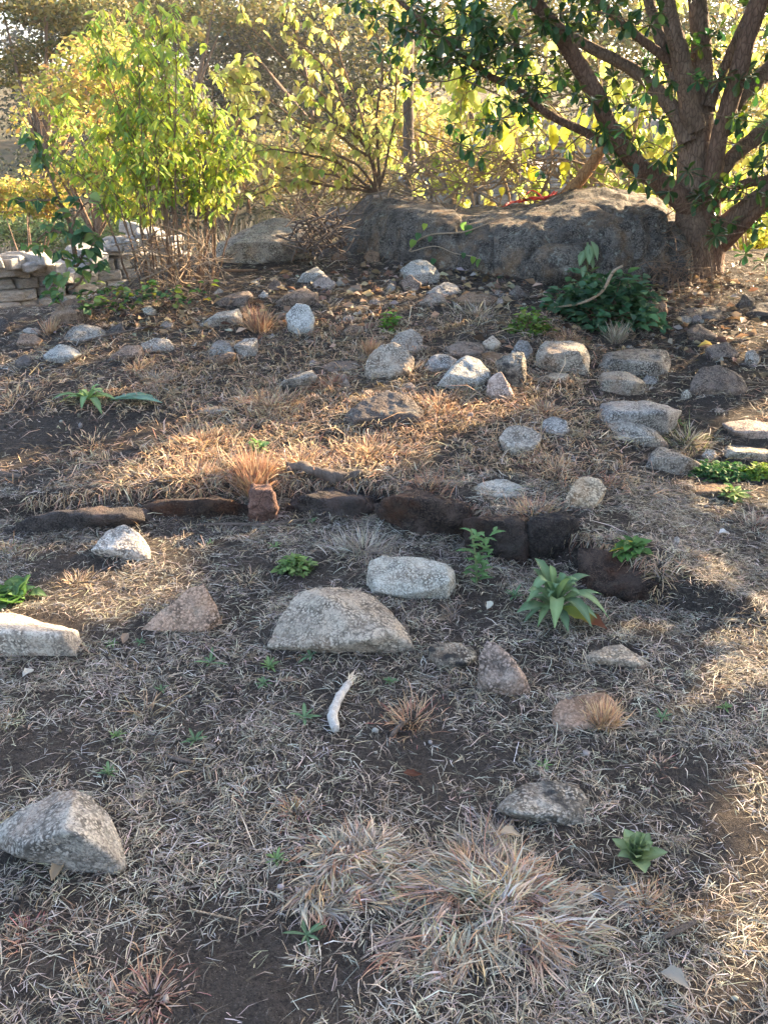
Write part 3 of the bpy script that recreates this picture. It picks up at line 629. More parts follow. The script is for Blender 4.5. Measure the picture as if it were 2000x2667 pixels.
# ================================================================== THE BOULDER
def make_boulder():
    # silhouette along the top, photograph pixels (overview scale) with the distance of the crest; foot line likewise
    top = [(720, 540), (745, 500), (775, 448), (800, 421), (830, 415), (870, 424), (930, 432), (985, 443), (1005, 452), (1060, 449), (1120, 445),
           (1190, 440), (1240, 424), (1300, 418), (1360, 420), (1410, 434), (1445, 458), (1475, 500), (1490, 560), (1495, 610)]
    foot = [(715, 545), (745, 540), (790, 548), (850, 565), (950, 580), (1050, 590), (1150, 610), (1220, 625), (1300, 632), (1400, 628), (1460, 622), (1500, 615)]
    n = 320; m = 140
    xs = np.linspace(721, 1494, n); ty = np.interp(xs, *zip(*top)); fy = np.interp(xs, *zip(*foot))
    ker = np.array([1, 2, 3, 2, 1])/9.; ty = np.convolve(np.pad(ty, 2, 'edge'), ker, 'valid')
    yf = np.array([G(x*1.2055, f*1.2055)[1] for x, f in zip(xs[::12], fy[::12])])
    yf = np.interp(xs, xs[::12], yf); yf = np.convolve(np.pad(yf, 30, 'edge'), np.ones(61)/61, 'valid')
    V = np.zeros((n, m, 3))
    for i in range(n):
        e = math.sin(math.pi*np.clip(i/(n-1), .0, 1))**0.5
        dpt = 0.25 + 0.75*e                           # depth from foot to crest
        yc = yf[i] + dpt
        T = AT(xs[i]*1.2055, ty[i]*1.2055, yc); B = AT(xs[i]*1.2055, fy[i]*1.2055, yf[i])
        h = T[2] - B[2] + 0.12
        a = np.linspace(0, math.pi, m)                # front foot, over the crest, back foot
        u = -np.sign(np.cos(a))*np.abs(np.cos(a))**0.75; vv = np.abs(np.sin(a))**0.62
        V[i, :, 1] = yc + np.where(u < 0, u*dpt, u*(0.5+0.6*e))
        V[i, :, 2] = B[2]-0.12 + h*vv
        V[i, :, 0] = T[0] + (V[i, :, 1]-yc)*(T[0]/yc)*0.9
    # surface relief: lumps, bulging lower lobe, cracks, crumbling right half
    dU = np.gradient(V, axis=0); dV = np.gradient(V, axis=1); N = np.cross(dV, dU)
    N /= np.linalg.norm(N, axis=2, keepdims=True)+1e-9
    flip = np.sign((N*(V - V.mean((0, 1)))).sum(2).mean()); N *= flip
    px, py, _ = proj(V); px /= 1.2055; py /= 1.2055
    disp = 0.04*fbm(V*1.8, 4, 4) + 0.009*np.abs(fbm(V*7, 3, 8)) + 0.005*fbm(V*24, 3, 3) - 0.03*np.clip(fbm(V*3.3, 3, 60)-.25, 0, 1)
    rightm = sstep(1280, 1360, px)
    disp = disp + rightm*(0.035*np.abs(fbm(V*6, 3, 21)) - 0.03*(1-np.abs(noise(V*9, 31)))**3)
    fr = (np.arange(m) < m*.52)[None, :]
    bul = np.exp(-(((px-1215)/65)**2 + ((py-575)/42)**2)**1.5)*fr
    disp = disp + 0.14*bul
    bul2 = np.exp(-(((px-1320)/45)**2 + ((py-590)/50)**2)**1.5)*fr
    disp = disp + 0.06*bul2
    def crack(pts, wd, dep):
        nonlocal disp
        P = spline(np.array(pts, float), 60); d = np.full(px.shape, 1e9)
        for q in P: d = np.minimum(d, np.hypot(px+4*noise(V*14, 6)-q[0], py+4*noise(V*14, 7)-q[1]))
        disp = disp - dep*np.exp(-(d/wd)**2)*fr
    crack([(985, 445), (1000, 470), (990, 500), (1000, 540)], 5, .02)
    crack([(1063, 520), (1062, 550), (1066, 590)], 3, .03)
    crack([(1140, 560), (1165, 525), (1230, 515), (1290, 512), (1300, 560), (1275, 600)], 6, .045)
    crack([(1450, 455), (1452, 520), (1465, 590)], 6, .06)
    crack([(1290, 440), (1340, 470), (1390, 480), (1420, 520)], 4, .04)
    V = V + N*disp[..., None]
    o0 = V.reshape(-1, 3).mean(0); o0[2] = V[..., 2].min()
    i2 = np.arange(n*m).reshape(n, m)
    Q = np.stack([i2[:-1, :-1], i2[1:, :-1], i2[1:, 1:], i2[:-1, 1:]], -1).reshape(-1, 4)
    VV = np.vstack([V.reshape(-1, 3), V[0].mean(0), V[-1].mean(0)]); k = n*m
    j = np.arange(m-1)
    Tt = np.vstack([np.stack([np.full(m-1, k), j, j+1], -1), np.stack([np.full(m-1, k+1), (n-1)*m+j+1, (n-1)*m+j], -1)])
    o = obj('boulder', mesh_np('boulder', VV-o0, Q, Tt, None, MR['boulder'], True), None, o0)
    tag(o, 'long dark weathered granite boulder crossing the mound at the foot of the tree', 'boulder')
    ROCKFOOT.append((V[..., 0].mean(), V[..., 1].mean(), np.ptp(V[..., 0])/2, np.ptp(V[..., 1])/2*.8))
    return V
BV = make_boulder()
def on_boulder(px, py):
    qx, qy, _ = proj(BV); i = np.argmin(((qx-px)**2+(qy-py)**2)[:, :80]); return BV[:, :80].reshape(-1, 3)[i]

NEAR_STONES = len(ROCKFOOT)-1
# ================================================================== GROUND
def axis(a, b, step, lo, hi, g=1.12):
    c = list(np.arange(a, b+1e-6, step)); s = step; x = b
    while x < hi: s *= g; x += s; c.append(x)
    s = step; x = a; pre = []
    while x > lo: s *= g; x -= s; pre.append(x)
    return np.array(pre[::-1] + c)
gx = axis(-3.4, 3.4, 0.033, -350, 350, 1.16); gy = axis(1.0, 8.2, 0.033, -60, 420, 1.16)
X, Y = np.meshgrid(gx, gy)
Z = H(X, Y)
def bank(x, y):
    """soil banked against the stones"""
    z = np.zeros(np.shape(x))
    for fx, fy, rx, ry in ROCKFOOT[:NEAR_STONES]:
        k = (np.abs(x-fx) < rx*2+.1) & (np.abs(y-fy) < ry*2+.1)
        if not k.any(): continue
        q = np.sqrt(((x[k]-fx)/rx)**2 + ((y[k]-fy)/ry)**2); z[k] = np.maximum(z[k], min(.022, .12*rx)*np.exp(-((q-1)/.35)**2))
    return z
Z = Z + bank(X, Y)
def HB(x, y): return H(x, y) + bank(x, y)
near = (1-sstep(9, 14, Y))*(1-sstep(5, 9, np.abs(X)))
Z = Z + near*(0.006*noise2(X, Y, 22, 7, 2) + 0.009*noise2(X, Y, 7, 9, 2))
ny, nx = X.shape
idx = np.arange(nx*ny).reshape(ny, nx)
Qg = np.stack([idx[:-1, :-1], idx[:-1, 1:], idx[1:, 1:], idx[1:, :-1]], -1).reshape(-1, 4)
ground = obj('ground', mesh_np('ground', np.stack([X, Y, Z], -1).reshape(-1, 3), Qg, None, None, M_SOIL, True))
tag(ground, 'dark soil of the mound and the dry valley beyond', None, None, 'structure')

# ================================================================== DRY-STONE WALLS
BLK = []
def block_mesh(k):
    pts = np.array([[sx*(1+U(-.12, .12)), sy*(1+U(-.12, .12)), sz*(1+U(-.12, .12))] for sx in (-.5, .5) for sy in (-.5, .5) for sz in (-.5, .5)])
    me, c0 = hull_rock(pts, MR['wall'], 100+k, 4, 22, .9, 9); return me
BLK = [block_mesh(k) for k in range(9)]
def dry_wall(name, A, B, zb, zt, sw, sh, label, thick=.35, batter=.12, loose=0, jit=.03, curve=0.0):
    A = np.array(A, float); B = np.array(B, float); Ln = np.linalg.norm(B-A); t = (B-A)/Ln; nrm = np.array([t[1], -t[0]])
    if nrm[1] > 0: nrm = -nrm
    root = empty(name, (A[0], A[1], zb)); tag(root, label, 'wall')
    z = zb; r = 0
    def put(s, zc, wd, hd, dep, off, rot=0, tilt=0):
        c = A + t*s + nrm*off - nrm*curve*math.sin(math.pi*np.clip(s/Ln, 0, 1))
        o = obj('stone', BLK[rng.integers(0, len(BLK))], root)
        o.matrix_local = Matrix.Translation(Vector((c[0]-A[0], c[1]-A[1], zc-zb))) @ Matrix.Rotation(math.atan2(t[1], t[0])+rot, 4, 'Z') @ Matrix.Rotation(tilt, 4, 'Y') @ Matrix.Diagonal((wd, dep, hd, 1))
    while z < zt(0.5 if callable(zt) else 0) if callable(zt) else z < zt:
        hd = sh*U(.75, 1.3); s = U(-.5, 0)*sw
        while s < Ln:
            wd = sw*U(.5, 1.65); top = zt((s+wd/2)/Ln) if callable(zt) else zt
            if z + hd*.4 < top:
                put(s+wd/2, z+hd/2, wd*1.02, hd*1.03, thick, batter*(zt(.5) if callable(zt) else zt)*0 - batter*(z-zb) + U(-jit, jit), U(-3, 3)*jit, U(-1.2, 1.2)*jit)
            s += wd
        z += hd
        r += 1
    for k in range(loose):
        s = U(0, Ln); top = zt(s/Ln) if callable(zt) else zt
        put(s, top+U(0, sh*.8), sw*U(.6, 1.2), sh*U(.7, 1.2), sw*U(.6, 1.1), U(-.5, .25), U(0, 3), U(-.4, .4))
    return root
dry_wall('dry_stone_wall', (-5.6, 10.3), (-2.75, 12.4), -1.15, lambda u: 0.16+.14*math.sin(u*9)+.06*math.sin(u*31), .25, .135, 'tumbled dry-stone wall of pale blocks below the mound at the left', .45, .25, 80, .065)
dry_wall('dry_stone_wall', (0.4, 13.8), (4.4, 14.6), -.4, lambda u: 1.16-.08*math.sin(u*7), .36, .125, 'low dry-stone wall of neat grey courses seen behind the boulder', .4, .1, 8, .02, -.5)
dry_wall('dry_stone_wall', (2.15, 17.2), (5.6, 16.6), -.4, lambda u: 1.75+.2*math.sin(u*3), .42, .19, 'taller hazy dry-stone wall farther back behind the tree limbs', .5, .05, 0, .03)

# ================================================================== TREES AND SHRUBS
# spots of low sun that reach the ground through gaps cut for them in the unseen tree crowns: photograph pixels (overview scale), radius in metres
SPOTS = [(560, 922, .32), (450, 935, .2), (850, 945, .3), (700, 1003, .36), (600, 1020, .32), (450, 1048, .32), (770, 1010, .18), (540, 1035, .22), (400, 1050, .2),
         (640, 910, .15), (720, 830, .12), (90, 1345, .26), (10, 1340, .2), (300, 1150, .13), (180, 1240, .13), (230, 1230, .1), (60, 835, .26), (200, 870, .2), (30, 905, .2), (150, 960, .18),
         (1625, 1440, .17), (1600, 1500, .13), (1580, 1720, .12), (1600, 1900, .13), (1590, 1960, .1), (1600, 2110, .11), (1560, 2160, .1), (1480, 1255, .14), (1500, 1190, .09), (1645, 1345, .15),
          (1300, 1540, .1), (1650, 1020, .3), (1590, 940, .2), (1600, 730, .2), (1250, 440, .25), (920, 870, .12), (330, 860, .15), (60, 2110, .1), (1620, 1620, .1), (490, 1010, .12)]
SP = np.array([np.append(G(x*1.2055, y*1.2055), r) for x, y, r in SPOTS])
def carve(P):
    keep = np.ones(len(P), bool)
    for s in SP:
        v = P - s[:3]; al = v @ SUN; pr = v - al[:, None]*SUN
        keep &= ~((np.linalg.norm(pr, axis=1) < s[3]*1.05) & (al > 0.4))
    return keep

class Leaves:
    def __init__(s, tpl): s.tpl = tpl; s.P = []; s.M = []; s.S = []; s.C = []
    def add(s, P, D, roll, size, col):
        P = np.asarray(P, float).reshape(-1, 3); n = len(P)
        if n == 0: return
        s.P.append(P); s.M.append(frames(np.asarray(D, float).reshape(-1, 3), np.broadcast_to(roll, (n,)))); s.S.append(np.broadcast_to(size, (n,))*1.0); s.C.append(np.broadcast_to(col, (n, 3)))
    def finish(s, root, mat, K, name='leaf', rest='foliage'):
        if not s.P: return
        P = np.concatenate(s.P); M = np.concatenate(s.M); Sz = np.concatenate(s.S); C = np.concatenate(s.C)
        o0 = np.array(root.location)
        px, py, dep = proj(P); inn = (px > -20) & (px < 2020) & (py > -20) & (py < 2690)
        score = np.where(inn, Sz/dep, -1); order = np.argsort(-score)
        K = min(K, int(inn.sum())); big = order[:K]; restI = order[K:]
        V, Q = TPL[s.tpl]
        if K:
            kq = 8; ci = np.argsort(C[big] @ np.array([.5, 1, -.4])); grp = np.array_split(big[ci], kq)
            for g in grp:
                if not len(g): continue
                c = C[g].mean(0)
                W = V.copy(); W[:, 2] += .05*np.sin(W[:, 1]*4+U(0, 6)); W[:, 0] += .06*U(-1, 1)*W[:, 1]**2
                me = mesh_np(name, W, Q, None, np.tile(c, (len(V), 1)), mat)
                for i in g:
                    o = obj(name, me, root)
                    m4 = np.eye(4); m4[:3, :3] = M[i]*Sz[i]; m4[:3, 3] = P[i]-o0; o.matrix_local = Matrix(m4.tolist())
        if len(restI):
            a = Acc(); scatter(a, s.tpl, P[restI], M[restI], Sz[restI], C[restI])
            o = obj(rest, a.mesh(rest, mat, False, o0), root); tag(o, kind='stuff')

def px_path(crop, pts, y0, dy=0.0, dz=None):
    """polyline through photograph pixels; distance runs from y0 to y0+dy along it"""
    n = len(pts); return np.array([AT(*S(crop, *q), y0+dy*i/max(n-1, 1)) for i, q in enumerate(pts)])
def part(root, name, acc, mat, smooth=True):
    return obj(name, acc.mesh(name, mat, smooth, np.array(root.location)), root)
def rnd_dir(n, zlo=-1, zhi=1):
    z = U(zlo, zhi, n); a = U(0, 2*np.pi, n); r = np.sqrt(np.clip(1-z*z, 0, 1)); return np.stack([r*np.cos(a), r*np.sin(a), z], -1)

# ------------------------------------------------------------------ the evergreen tree at the right
TY0 = 7.25; TB = AT(*S(2, 1385, 1100), TY0); TB[2] = float(H(TB[0], TB[1]))
tree = empty('evergreen_tree', TB); tag(tree, 'multi-stemmed evergreen tree with dark glossy leaves growing behind the boulder', 'tree')
TY = TB[1]
def W2(wpx): return wpx*.6028/FPX*(TY/math.cos(math.radians(14)))/2
STEMS = [  # crop-2 pixels, widths in crop pixels, depth change, bark
 ('trunk', [(1345, 1060), (1325, 900), (1335, 700), (1350, 500), (1372, 250), (1350, 0), (1335, -160), (1290, -420), (1250, -700)], [190, 170, 165, 165, 105, 95, 90, 70, 40], .35, M_BARK),
 ('trunk', [(1400, 1100), (1405, 960), (1415, 800), (1445, 600), (1505, 400), (1572, 150), (1622, 0), (1690, -250), (1760, -600)], [150, 118, 98, 88, 92, 90, 86, 70, 40], -.25, M_BARKR),
 ('limb', [(1340, 560), (1305, 380), (1275, 230), (1235, 80), (1215, -30), (1180, -250), (1150, -500)], [110, 95, 84, 76, 74, 60, 36], -.2, M_BARK),
 ('limb', [(1330, 900), (1190, 790), (1080, 700), (975, 545), (900, 385), (800, 220), (725, 105), (640, -10), (520, -200), (420, -420)], [120, 92, 84, 78, 76, 70, 64, 58, 46, 30], -.7, M_BARKR),
 ('limb', [(1310, 620), (1265, 500), (1190, 405), (1080, 305), (890, 205), (770, 130), (650, 20), (500, -150)], [90, 78, 70, 60, 52, 48, 42, 28], .5, M_BARK),
 ('limb', [(1120, 735), (1000, 640), (850, 562), (700, 488), (570, 380), (430, 318), (300, 200), (130, 62), (20, -40)], [56, 46, 40, 36, 33, 30, 27, 22, 14], -.5, M_BARKR),
 ('limb', [(1440, 1030), (1500, 950), (1580, 885), (1680, 810), (1850, 640), (2050, 380)], [130, 112, 100, 90, 76, 44], -.3, M_BARK),
 ('limb', [(1440, 1085), (1540, 990), (1620, 910), (1720, 820), (1900, 700)], [70, 52, 46, 42, 26], -.6, M_BARKR),
 ('limb', [(1450, 850), (1500, 815), (1570, 790), (1680, 770), (1860, 690)], [60, 50, 46, 44, 28], -.2, M_BARKR),
 ('limb', [(1440, 760), (1520, 660), (1610, 590), (1700, 500), (1850, 300), (1950, 60)], [80, 70, 80, 78, 66, 40], .3, M_BARK),
 ('limb', [(1400, 470), (1440, 360), (1490, 240), (1560, 80), (1620, -60)], [60, 50, 45, 40, 30], .3, M_BARK),
 ('limb', [(1500, 470), (1590, 370), (1690, 270), (1850, 80), (1950, -120)], [70, 78, 80, 66, 40], .5, M_BARK),
 ('limb', [(1265, 330), (1210, 250), (1110, 170), (1010, 85), (930, 0), (820, -160)], [46, 42, 40, 40, 40, 26], .2, M_BARKR),
 ('limb', [(1260, 360), (1205, 200), (1165, 80), (1130, -40), (1080, -250)], [70, 62, 54, 48, 30], .55, M_BARK)]
LIMBP = []
for nm, pts, wd, dy, mt in STEMS:
    P = px_path(2, pts, TY, dy)
    if nm == 'trunk':
        P = np.vstack([P[0]*np.array([1, 1, 0]) + np.array([0, 0, float(H(P[0][0], P[0][1]))-.25]), P]); wd = [wd[0]*1.5, wd[0]*1.1]+wd[1:]
    a = Acc(); tube(a, P, [W2(x)*(.74 if max(wd) > 120 else .8) for x in wd], 18, 70, rough=.10); part(tree, nm, a, mt)
    LIMBP.append((spline(P, 60), W2(np.interp(np.linspace(0, 1, 60), np.linspace(0, 1, len(wd)), wd))))
LT = Leaves('obov'); twigs = Acc()
DG = [(.055, .115, .04), (.07, .14, .04), (.042, .092, .04), (.12, .18, .045), (.055, .115, .05)]
def rosette(c, ax, n, size, cols=DG):
    ax = ax/np.linalg.norm(ax); th = U(0, 6.28)+np.arange(n)*2.4
    a = np.cross(ax, (.3, .9, .2)); a /= np.linalg.norm(a); b = np.cross(ax, a)
    D = a*np.cos(th)[:, None] + b*np.sin(th)[:, None] + ax*U(.05, .7, n)[:, None] + np.array([0, 0, -.12])
    LT.add(np.tile(c, (n, 1)), D, U(-.35, .35, n), size*U(.75, 1.15, n), mixcol(cols, n, .3))
def leafy_twig(p, d, L, nros, size=.095):
    e = p + d*L; mid = p + d*L*.5 + np.array([0, 0, -.04*L]) + U(-.06, .06, 3)*L
    tube(twigs, [p, mid, e], [.006, .0045, .003], 5, 7)
    for k in range(nros):
        t = 1.0 if k == 0 else U(.35, .95)
        c = p*(1-t)**2 + 2*mid*t*(1-t) + e*t*t + (0 if k == 0 else U(-.06, .06, 3))
        if k: tube(twigs, [p*(1-t)**2 + 2*mid*t*(1-t) + e*t*t, c], [.003, .002], 4)
        rosette(c, d*.7+U(-.5, .5, 3)+np.array([0, 0, .1]), rng.integers(5, 9), size)
# clusters the photograph shows one by one (crop-2 pixels)
CLUST = [(700, 95), (760, 60), (790, 120), (1060, 90), (1110, 40), (1150, 110), (1190, 60), (990, 335), (960, 420), (900, 440), (1040, 560), (1060, 610), (1100, 640), (1185, 690), (1240, 660),
         (1250, 760), (1310, 740), (1330, 880), (1230, 830), (1430, 1020), (1520, 620), (1620, 640), (1640, 700), (1610, 830), (1650, 850), (1140, 800), (1250, 360), (1180, 300), (1160, 480), (1195, 520),
         (830, 400), (760, 330), (660, 380), (600, 260), (560, 180), (470, 120), (420, 40), (330, 100), (250, 160), (480, 210), (540, 330), (500, 520), (440, 560), (330, 620), (420, 680), (380, 650),
         (620, 490), (560, 430), (740, 250), (850, 100), (660, 40), (1000, 20), (1130, 400), (1085, 770), (1560, 1100), (1640, 1130), (1500, 960), (1600, 990), (1590, 730), (1655, 560), (210, 60), (120, 20), (20, 60), (90, 120)]
for cx, cy in CLUST:
    c = AT(*S(2, cx, cy), TY + U(-.75, -.25)); d = rnd_dir(1, -.5, .4)[0]; L = U(.12, .3)
    p = c - d*L; tube(twigs, [p, (p+c)/2+U(-.02, .02, 3), c], [.005, .004, .003], 5, 6); rosette(c, d+np.array([0, -.5, 0]), rng.integers(6, 10), .1)
for (Pl, Rl), k in zip(LIMBP, [1, 2, 3, 8, 8, 24, 5, 7, 5, 4, 3, 4, 8, 4]):
    for _ in range(k):
        i = rng.integers(12, 60); d = rnd_dir(1, -.5, .6)[0]; d[1] -= .2; d /= np.linalg.norm(d)
        leafy_twig(Pl[i], d, U(.2, .55), rng.integers(2, 5))
# fine side branches that hang into the upper left of the crown
for _ in range(22):
    x, y = U(20, 700), U(-30, 560)
    if y > 120 + x*.62 + 60 or U(0, 1) < .25: continue
    leafy_twig(AT(*S(2, x, y), TY+U(-.9, .3)), rnd_dir(1, -.6, .3)[0], U(.25, .6), rng.integers(3, 6), .088)
part(tree, 'twigs', twigs, M_TWIG)
tag(tree.children[-1], kind='stuff')
LT.finish(tree, M_GLOSS, 290)
# the crown above and beside the frame, which shades the ground
def crown_pts(ells, n, shell=.75):
    vol = np.array([e[3]*e[4]*e[5] for e in ells]); k = (n*vol/vol.sum()).astype(int); out = []
    for e, m in zip(ells, k):
        d = rnd_dir(m); r = U(0, 1, m)**(1/3.)*(1-shell*.0); p = np.array(e[:3]) + d*np.array(e[3:])*r[:, None]
        out.append(p)
    P = np.concatenate(out); f = fbm(P*1.3, 3, 77)
    return P[f > -.35]
def crown(root, ells, n, size, cols, mat, name='crown'):
    P = crown_pts(ells, n); P = P[carve(P)]
    a = Acc(); D = rnd_dir(len(P), -.9, .5)
    scatter(a, 'tiny', P, frames(D, U(-1.5, 1.5, len(P))), size*U(.7, 1.3, len(P)), mixcol(cols, len(P), .35))
    o = part(root, name, a, mat, False); tag(o, kind='stuff'); return o
crown(tree, [(2.5, 7.2, 4.5, 3.0, 2.6, 1.5), (4.9, 6.7, 3.1, 1.5, 2.0, 1.6), (.6, 6.6, 4.5, 1.8, 1.6, .9), (4.2, 8.4, 3.6, 1.7, 1.5, 1.3), (4.6, 5.6, 2.2, 1.1, 1.1, 1.0)], 42000, .15, DG, M_GLOSS)
for x, y, ells, lb in [(6.0, 4.7, [(5.3, 4.7, 2.7, 1.9, 1.9, 1.5), (5.0, 3.5, 2.0, 1.3, 1.3, 1.1)], 'shade tree beyond the right edge of the view, nearer the camera'),
                       (7.2, 7.6, [(6.9, 7.6, 3.2, 2.2, 2.0, 1.9)], 'shade tree beyond the right edge of the view, farther from the camera')]:
    r = empty('shade_tree', (x, y, float(H(x, y)))); tag(r, lb, 'tree')
    a = Acc()
    for e in ells: tube(a, [(x, y, float(H(x, y))-.1), (x+.1, y-.1, 1.0), (e[0], e[1], e[2])], [.16, .13, .05], 10, 16, rough=.1)
    part(r, 'trunk', a, M_BARK); crown(r, ells, 17000, .15, DG, M_GLOSS)

# ------------------------------------------------------------------ leafy shrubs
def shrub(name, label, stems, tpl, cols, leaf, K, ntw, twl, nl, droop=.9, tmin=.3, mat=M_LEAF, bark=M_TWIG, rad=.008, cat='shrub', stem_name='stem', loc=None, up=.3, fcol=None):
    root = empty(name, stems[0][0] if loc is None else loc); tag(root, label, cat)
    LV = Leaves(tpl); tw = Acc()
    for P in stems:
        n = 36; C = spline(P, n); C[1:] += np.cumsum(U(-.006, .006, (n-1, 3)), 0)
        a = Acc(); tube(a, C, np.linspace(rad*U(.8, 1.3), rad*.3, n), 6); part(root, stem_name, a, bark)
        for _ in range(ntw):
            i = rng.integers(int(n*tmin), n); p = C[i]; t = C[min(i+1, n-1)]-C[i-1]; t /= np.linalg.norm(t)+1e-9
            d = t*U(.3, 1) + rnd_dir(1, -.3, .6)[0]*.8 + np.array([0, 0, up]); d /= np.linalg.norm(d); L = twl*U(.4, 1.2)*(1.1-.5*i/n)
            e = p + d*L - np.array([0, 0, .15*L]); m = (p+e)/2 + np.array([0, 0, .08*L])
            tube(tw, [p, m, e], [rad*.4, rad*.3, rad*.18], 4, 5)
            k = max(1, int(nl*U(.5, 1.3))); u = U(.2, 1, k)[:, None]
            Q = p*(1-u)**2 + 2*m*u*(1-u) + e*u*u
            D = rnd_dir(k, -.4, .3)*.9 + d*.4; D[:, 2] -= droop*U(.5, 1.5, k)
            cc = mixcol(cols, k, .25)
            if fcol is not None: cc = cc*fcol(Q)[:, None]
            LV.add(Q, D, U(-.9, .9, k), leaf*U(.55, 1.2, k), cc)
    if tw.V: o = part(root, 'twigs', tw, bark); tag(o, kind='stuff')
    LV.finish(root, mat, K); return root
YG = [(.36, .32, .10), (.44, .52, .06), (.52, .56, .07), (.32, .46, .09), (.22, .34, .08), (.54, .53, .10), (.28, .40, .09)]
# tall clump of thin stems at the left
st = []
tips = [(160, 290), (120, 370), (200, 330), (240, 110), (262, 90), (300, 50), (330, 150), (360, 200), (395, 40), (415, 55), (440, 60), (430, 150), (470, 200), (300, 260), (350, 330), (500, 260), (540, 240), (560, 300), (600, 330),
        (480, 380), (220, 380), (270, 330), (320, 400), (400, 300), (640, 380), (180, 420), (380, 120), (285, 150), (345, 60)]
for tx, ty in tips:
    bx = np.interp(tx, [120, 640], [350, 560]) + U(-35, 35); by = 745 + U(-15, 20)
    b = G(bx, by); b[2] -= .03; e = AT(tx, ty, b[1] + U(-.4, .5)); m = b*.5+e*.5 + np.array([(bx-tx)*.00028, 0, .12]) + U(-.05, .05, 3)
    st.append([b, m, e])
shrub('tall_shrub', 'tall yellow-green shrub of many thin upright stems at the left', st, 'lance', YG, .078, 290, 26, .3, 8, .95, .34, rad=.0065)
st2 = []
for tx, ty in [(470, 15), (440, -20), (545, 60), (620, 250), (655, 330), (500, 120)]:
    bx = 520+U(-20, 60); b = G(bx, 740); e = AT(tx, ty, b[1]+U(-.2, .3)); st2.append([b, b*.5+e*.5+np.array([.06, 0, .05]), e])
shrub('thin_shrub', 'sparse brown-stemmed shrub with bare tops right of the tall shrub', st2, 'ovate', YG, .07, 60, 7, .22, 3, .9, .4, rad=.007)
# shrub with hanging ovate leaves left of the boulder, branches sweeping up to the left
def c1path(pts, y, dy): return px_path(1, pts, y, dy)
BY = 8.0
bb = [c1path(p, BY, dy) for p, dy in [
  ([(1625, 830), (1590, 650), (1480, 490), (1330, 335), (1200, 220), (1060, 70)], -.5), ([(1630, 830), (1560, 730), (1380, 640), (1200, 540), (1080, 460)], -.6),
  ([(1640, 830), (1620, 520), (1645, 260), (1600, 60), (1560, -60)], .3), ([(1600, 680), (1450, 570), (1300, 520), (1130, 380), (1000, 330)], -.3),
  ([(1635, 830), (1700, 560), (1720, 300), (1740, 60), (1730, -60)], .4), ([(1620, 830), (1440, 700), (1280, 660), (1120, 640), (1020, 690)], -.7),
  ([(1640, 830), (1560, 520), (1460, 250), (1390, 60), (1350, -60)], .5), ([(1500, 500), (1420, 330), (1290, 180), (1220, 60)], .2),
  ([(1610, 830), (1350, 790), (1180, 800), (1050, 860)], -.7), ([(1600, 820), (1420, 760), (1300, 740), (1180, 720)], -.5), ([(1640, 800), (1560, 620), (1400, 480), (1330, 420)], -.3),
  ([(1250, 840), (1080, 650), (1030, 520), (1000, 380)], -.2), ([(1080, 900), (1040, 760), (1015, 560), (1040, 330)], -.5)]]
YL = [(.45, .38, .16), (.52, .55, .14), (.44, .50, .13), (.58, .55, .15), (.34, .44, .12), (.56, .46, .15)]
shrub('leafy_shrub', 'shrub with hanging yellow oval leaves on arching branches left of the boulder', bb, 'ovate', YL, .08, 260, 22, .36, 6, .9, .15, rad=.011, loc=tuple(G(980, 560)), bark=M_TWIG)
# yellow heart-leaved scrub behind the boulder and tree
st = []
for k in range(34):
    x0 = U(1080, 2080); d0 = U(8.6, 10.2); b = np.array([(x0-1000)/FPX*d0*1.04, d0, 0]); b[2] = float(H(b[0], b[1]))
    e = AT(x0+U(-220, 160), U(-80, 420), d0+U(-.4, .4)); st.append([b, b*.5+e*.5+U(-.15, .15, 3), e])
shrub('heart_leaved_shrub', 'backlit yellow shrub with heart-shaped leaves behind the boulder and tree', st, 'heart', [(.52, .55, .13), (.44, .50, .12), (.60, .56, .15), (.34, .44, .11)], .105, 240, 16, .5, 6, 1.2, .25, rad=.012, bark=M_DRYTWIG)
# the large hanging leaves under the limb
hl = [AT(*S(2, x, y), 8.0) for x, y in [(590, 520), (640, 540), (720, 590), (790, 560), (880, 500), (930, 470)]]
big = empty('hanging_spray', hl[0]); tag(big, 'spray of large glowing yellow-green leaves hanging under the low limb', 'branch')
a = Acc(); tube(a, [AT(*S(2, x, y), 8.05) for x, y in [(980, 420), (850, 470), (700, 500), (560, 560), (520, 600)]], .006, 6, 30); part(big, 'twig', a, M_DRYTWIG)
LV = Leaves('heart')
for x, y, s in [(540, 600, 0.187), (510, 560, 0.140), (600, 640, 0.156), (620, 700, 0.156), (640, 740, 0.140), (720, 560, 0.133), (730, 600, 0.125), (590, 500, 0.140), (780, 570, 0.117), (840, 480, 0.156), (900, 510, 0.172), (860, 520, 0.156), (930, 560, 0.117), (800, 640, 0.101), (780, 720, 0.125), (770, 770, 0.117), (510, 830, 0.070)]:
    LV.add(AT(*S(2, x, y-20), 7.9+U(0, .2)), [U(-.15, .15), U(-.3, .1), -1], U(-.5, .5, 1), s, mixcol([(.55, .58, .05), (.46, .52, .05), (.62, .55, .05)], 1, .1))
LV.finish(big, M_LEAF, 60)
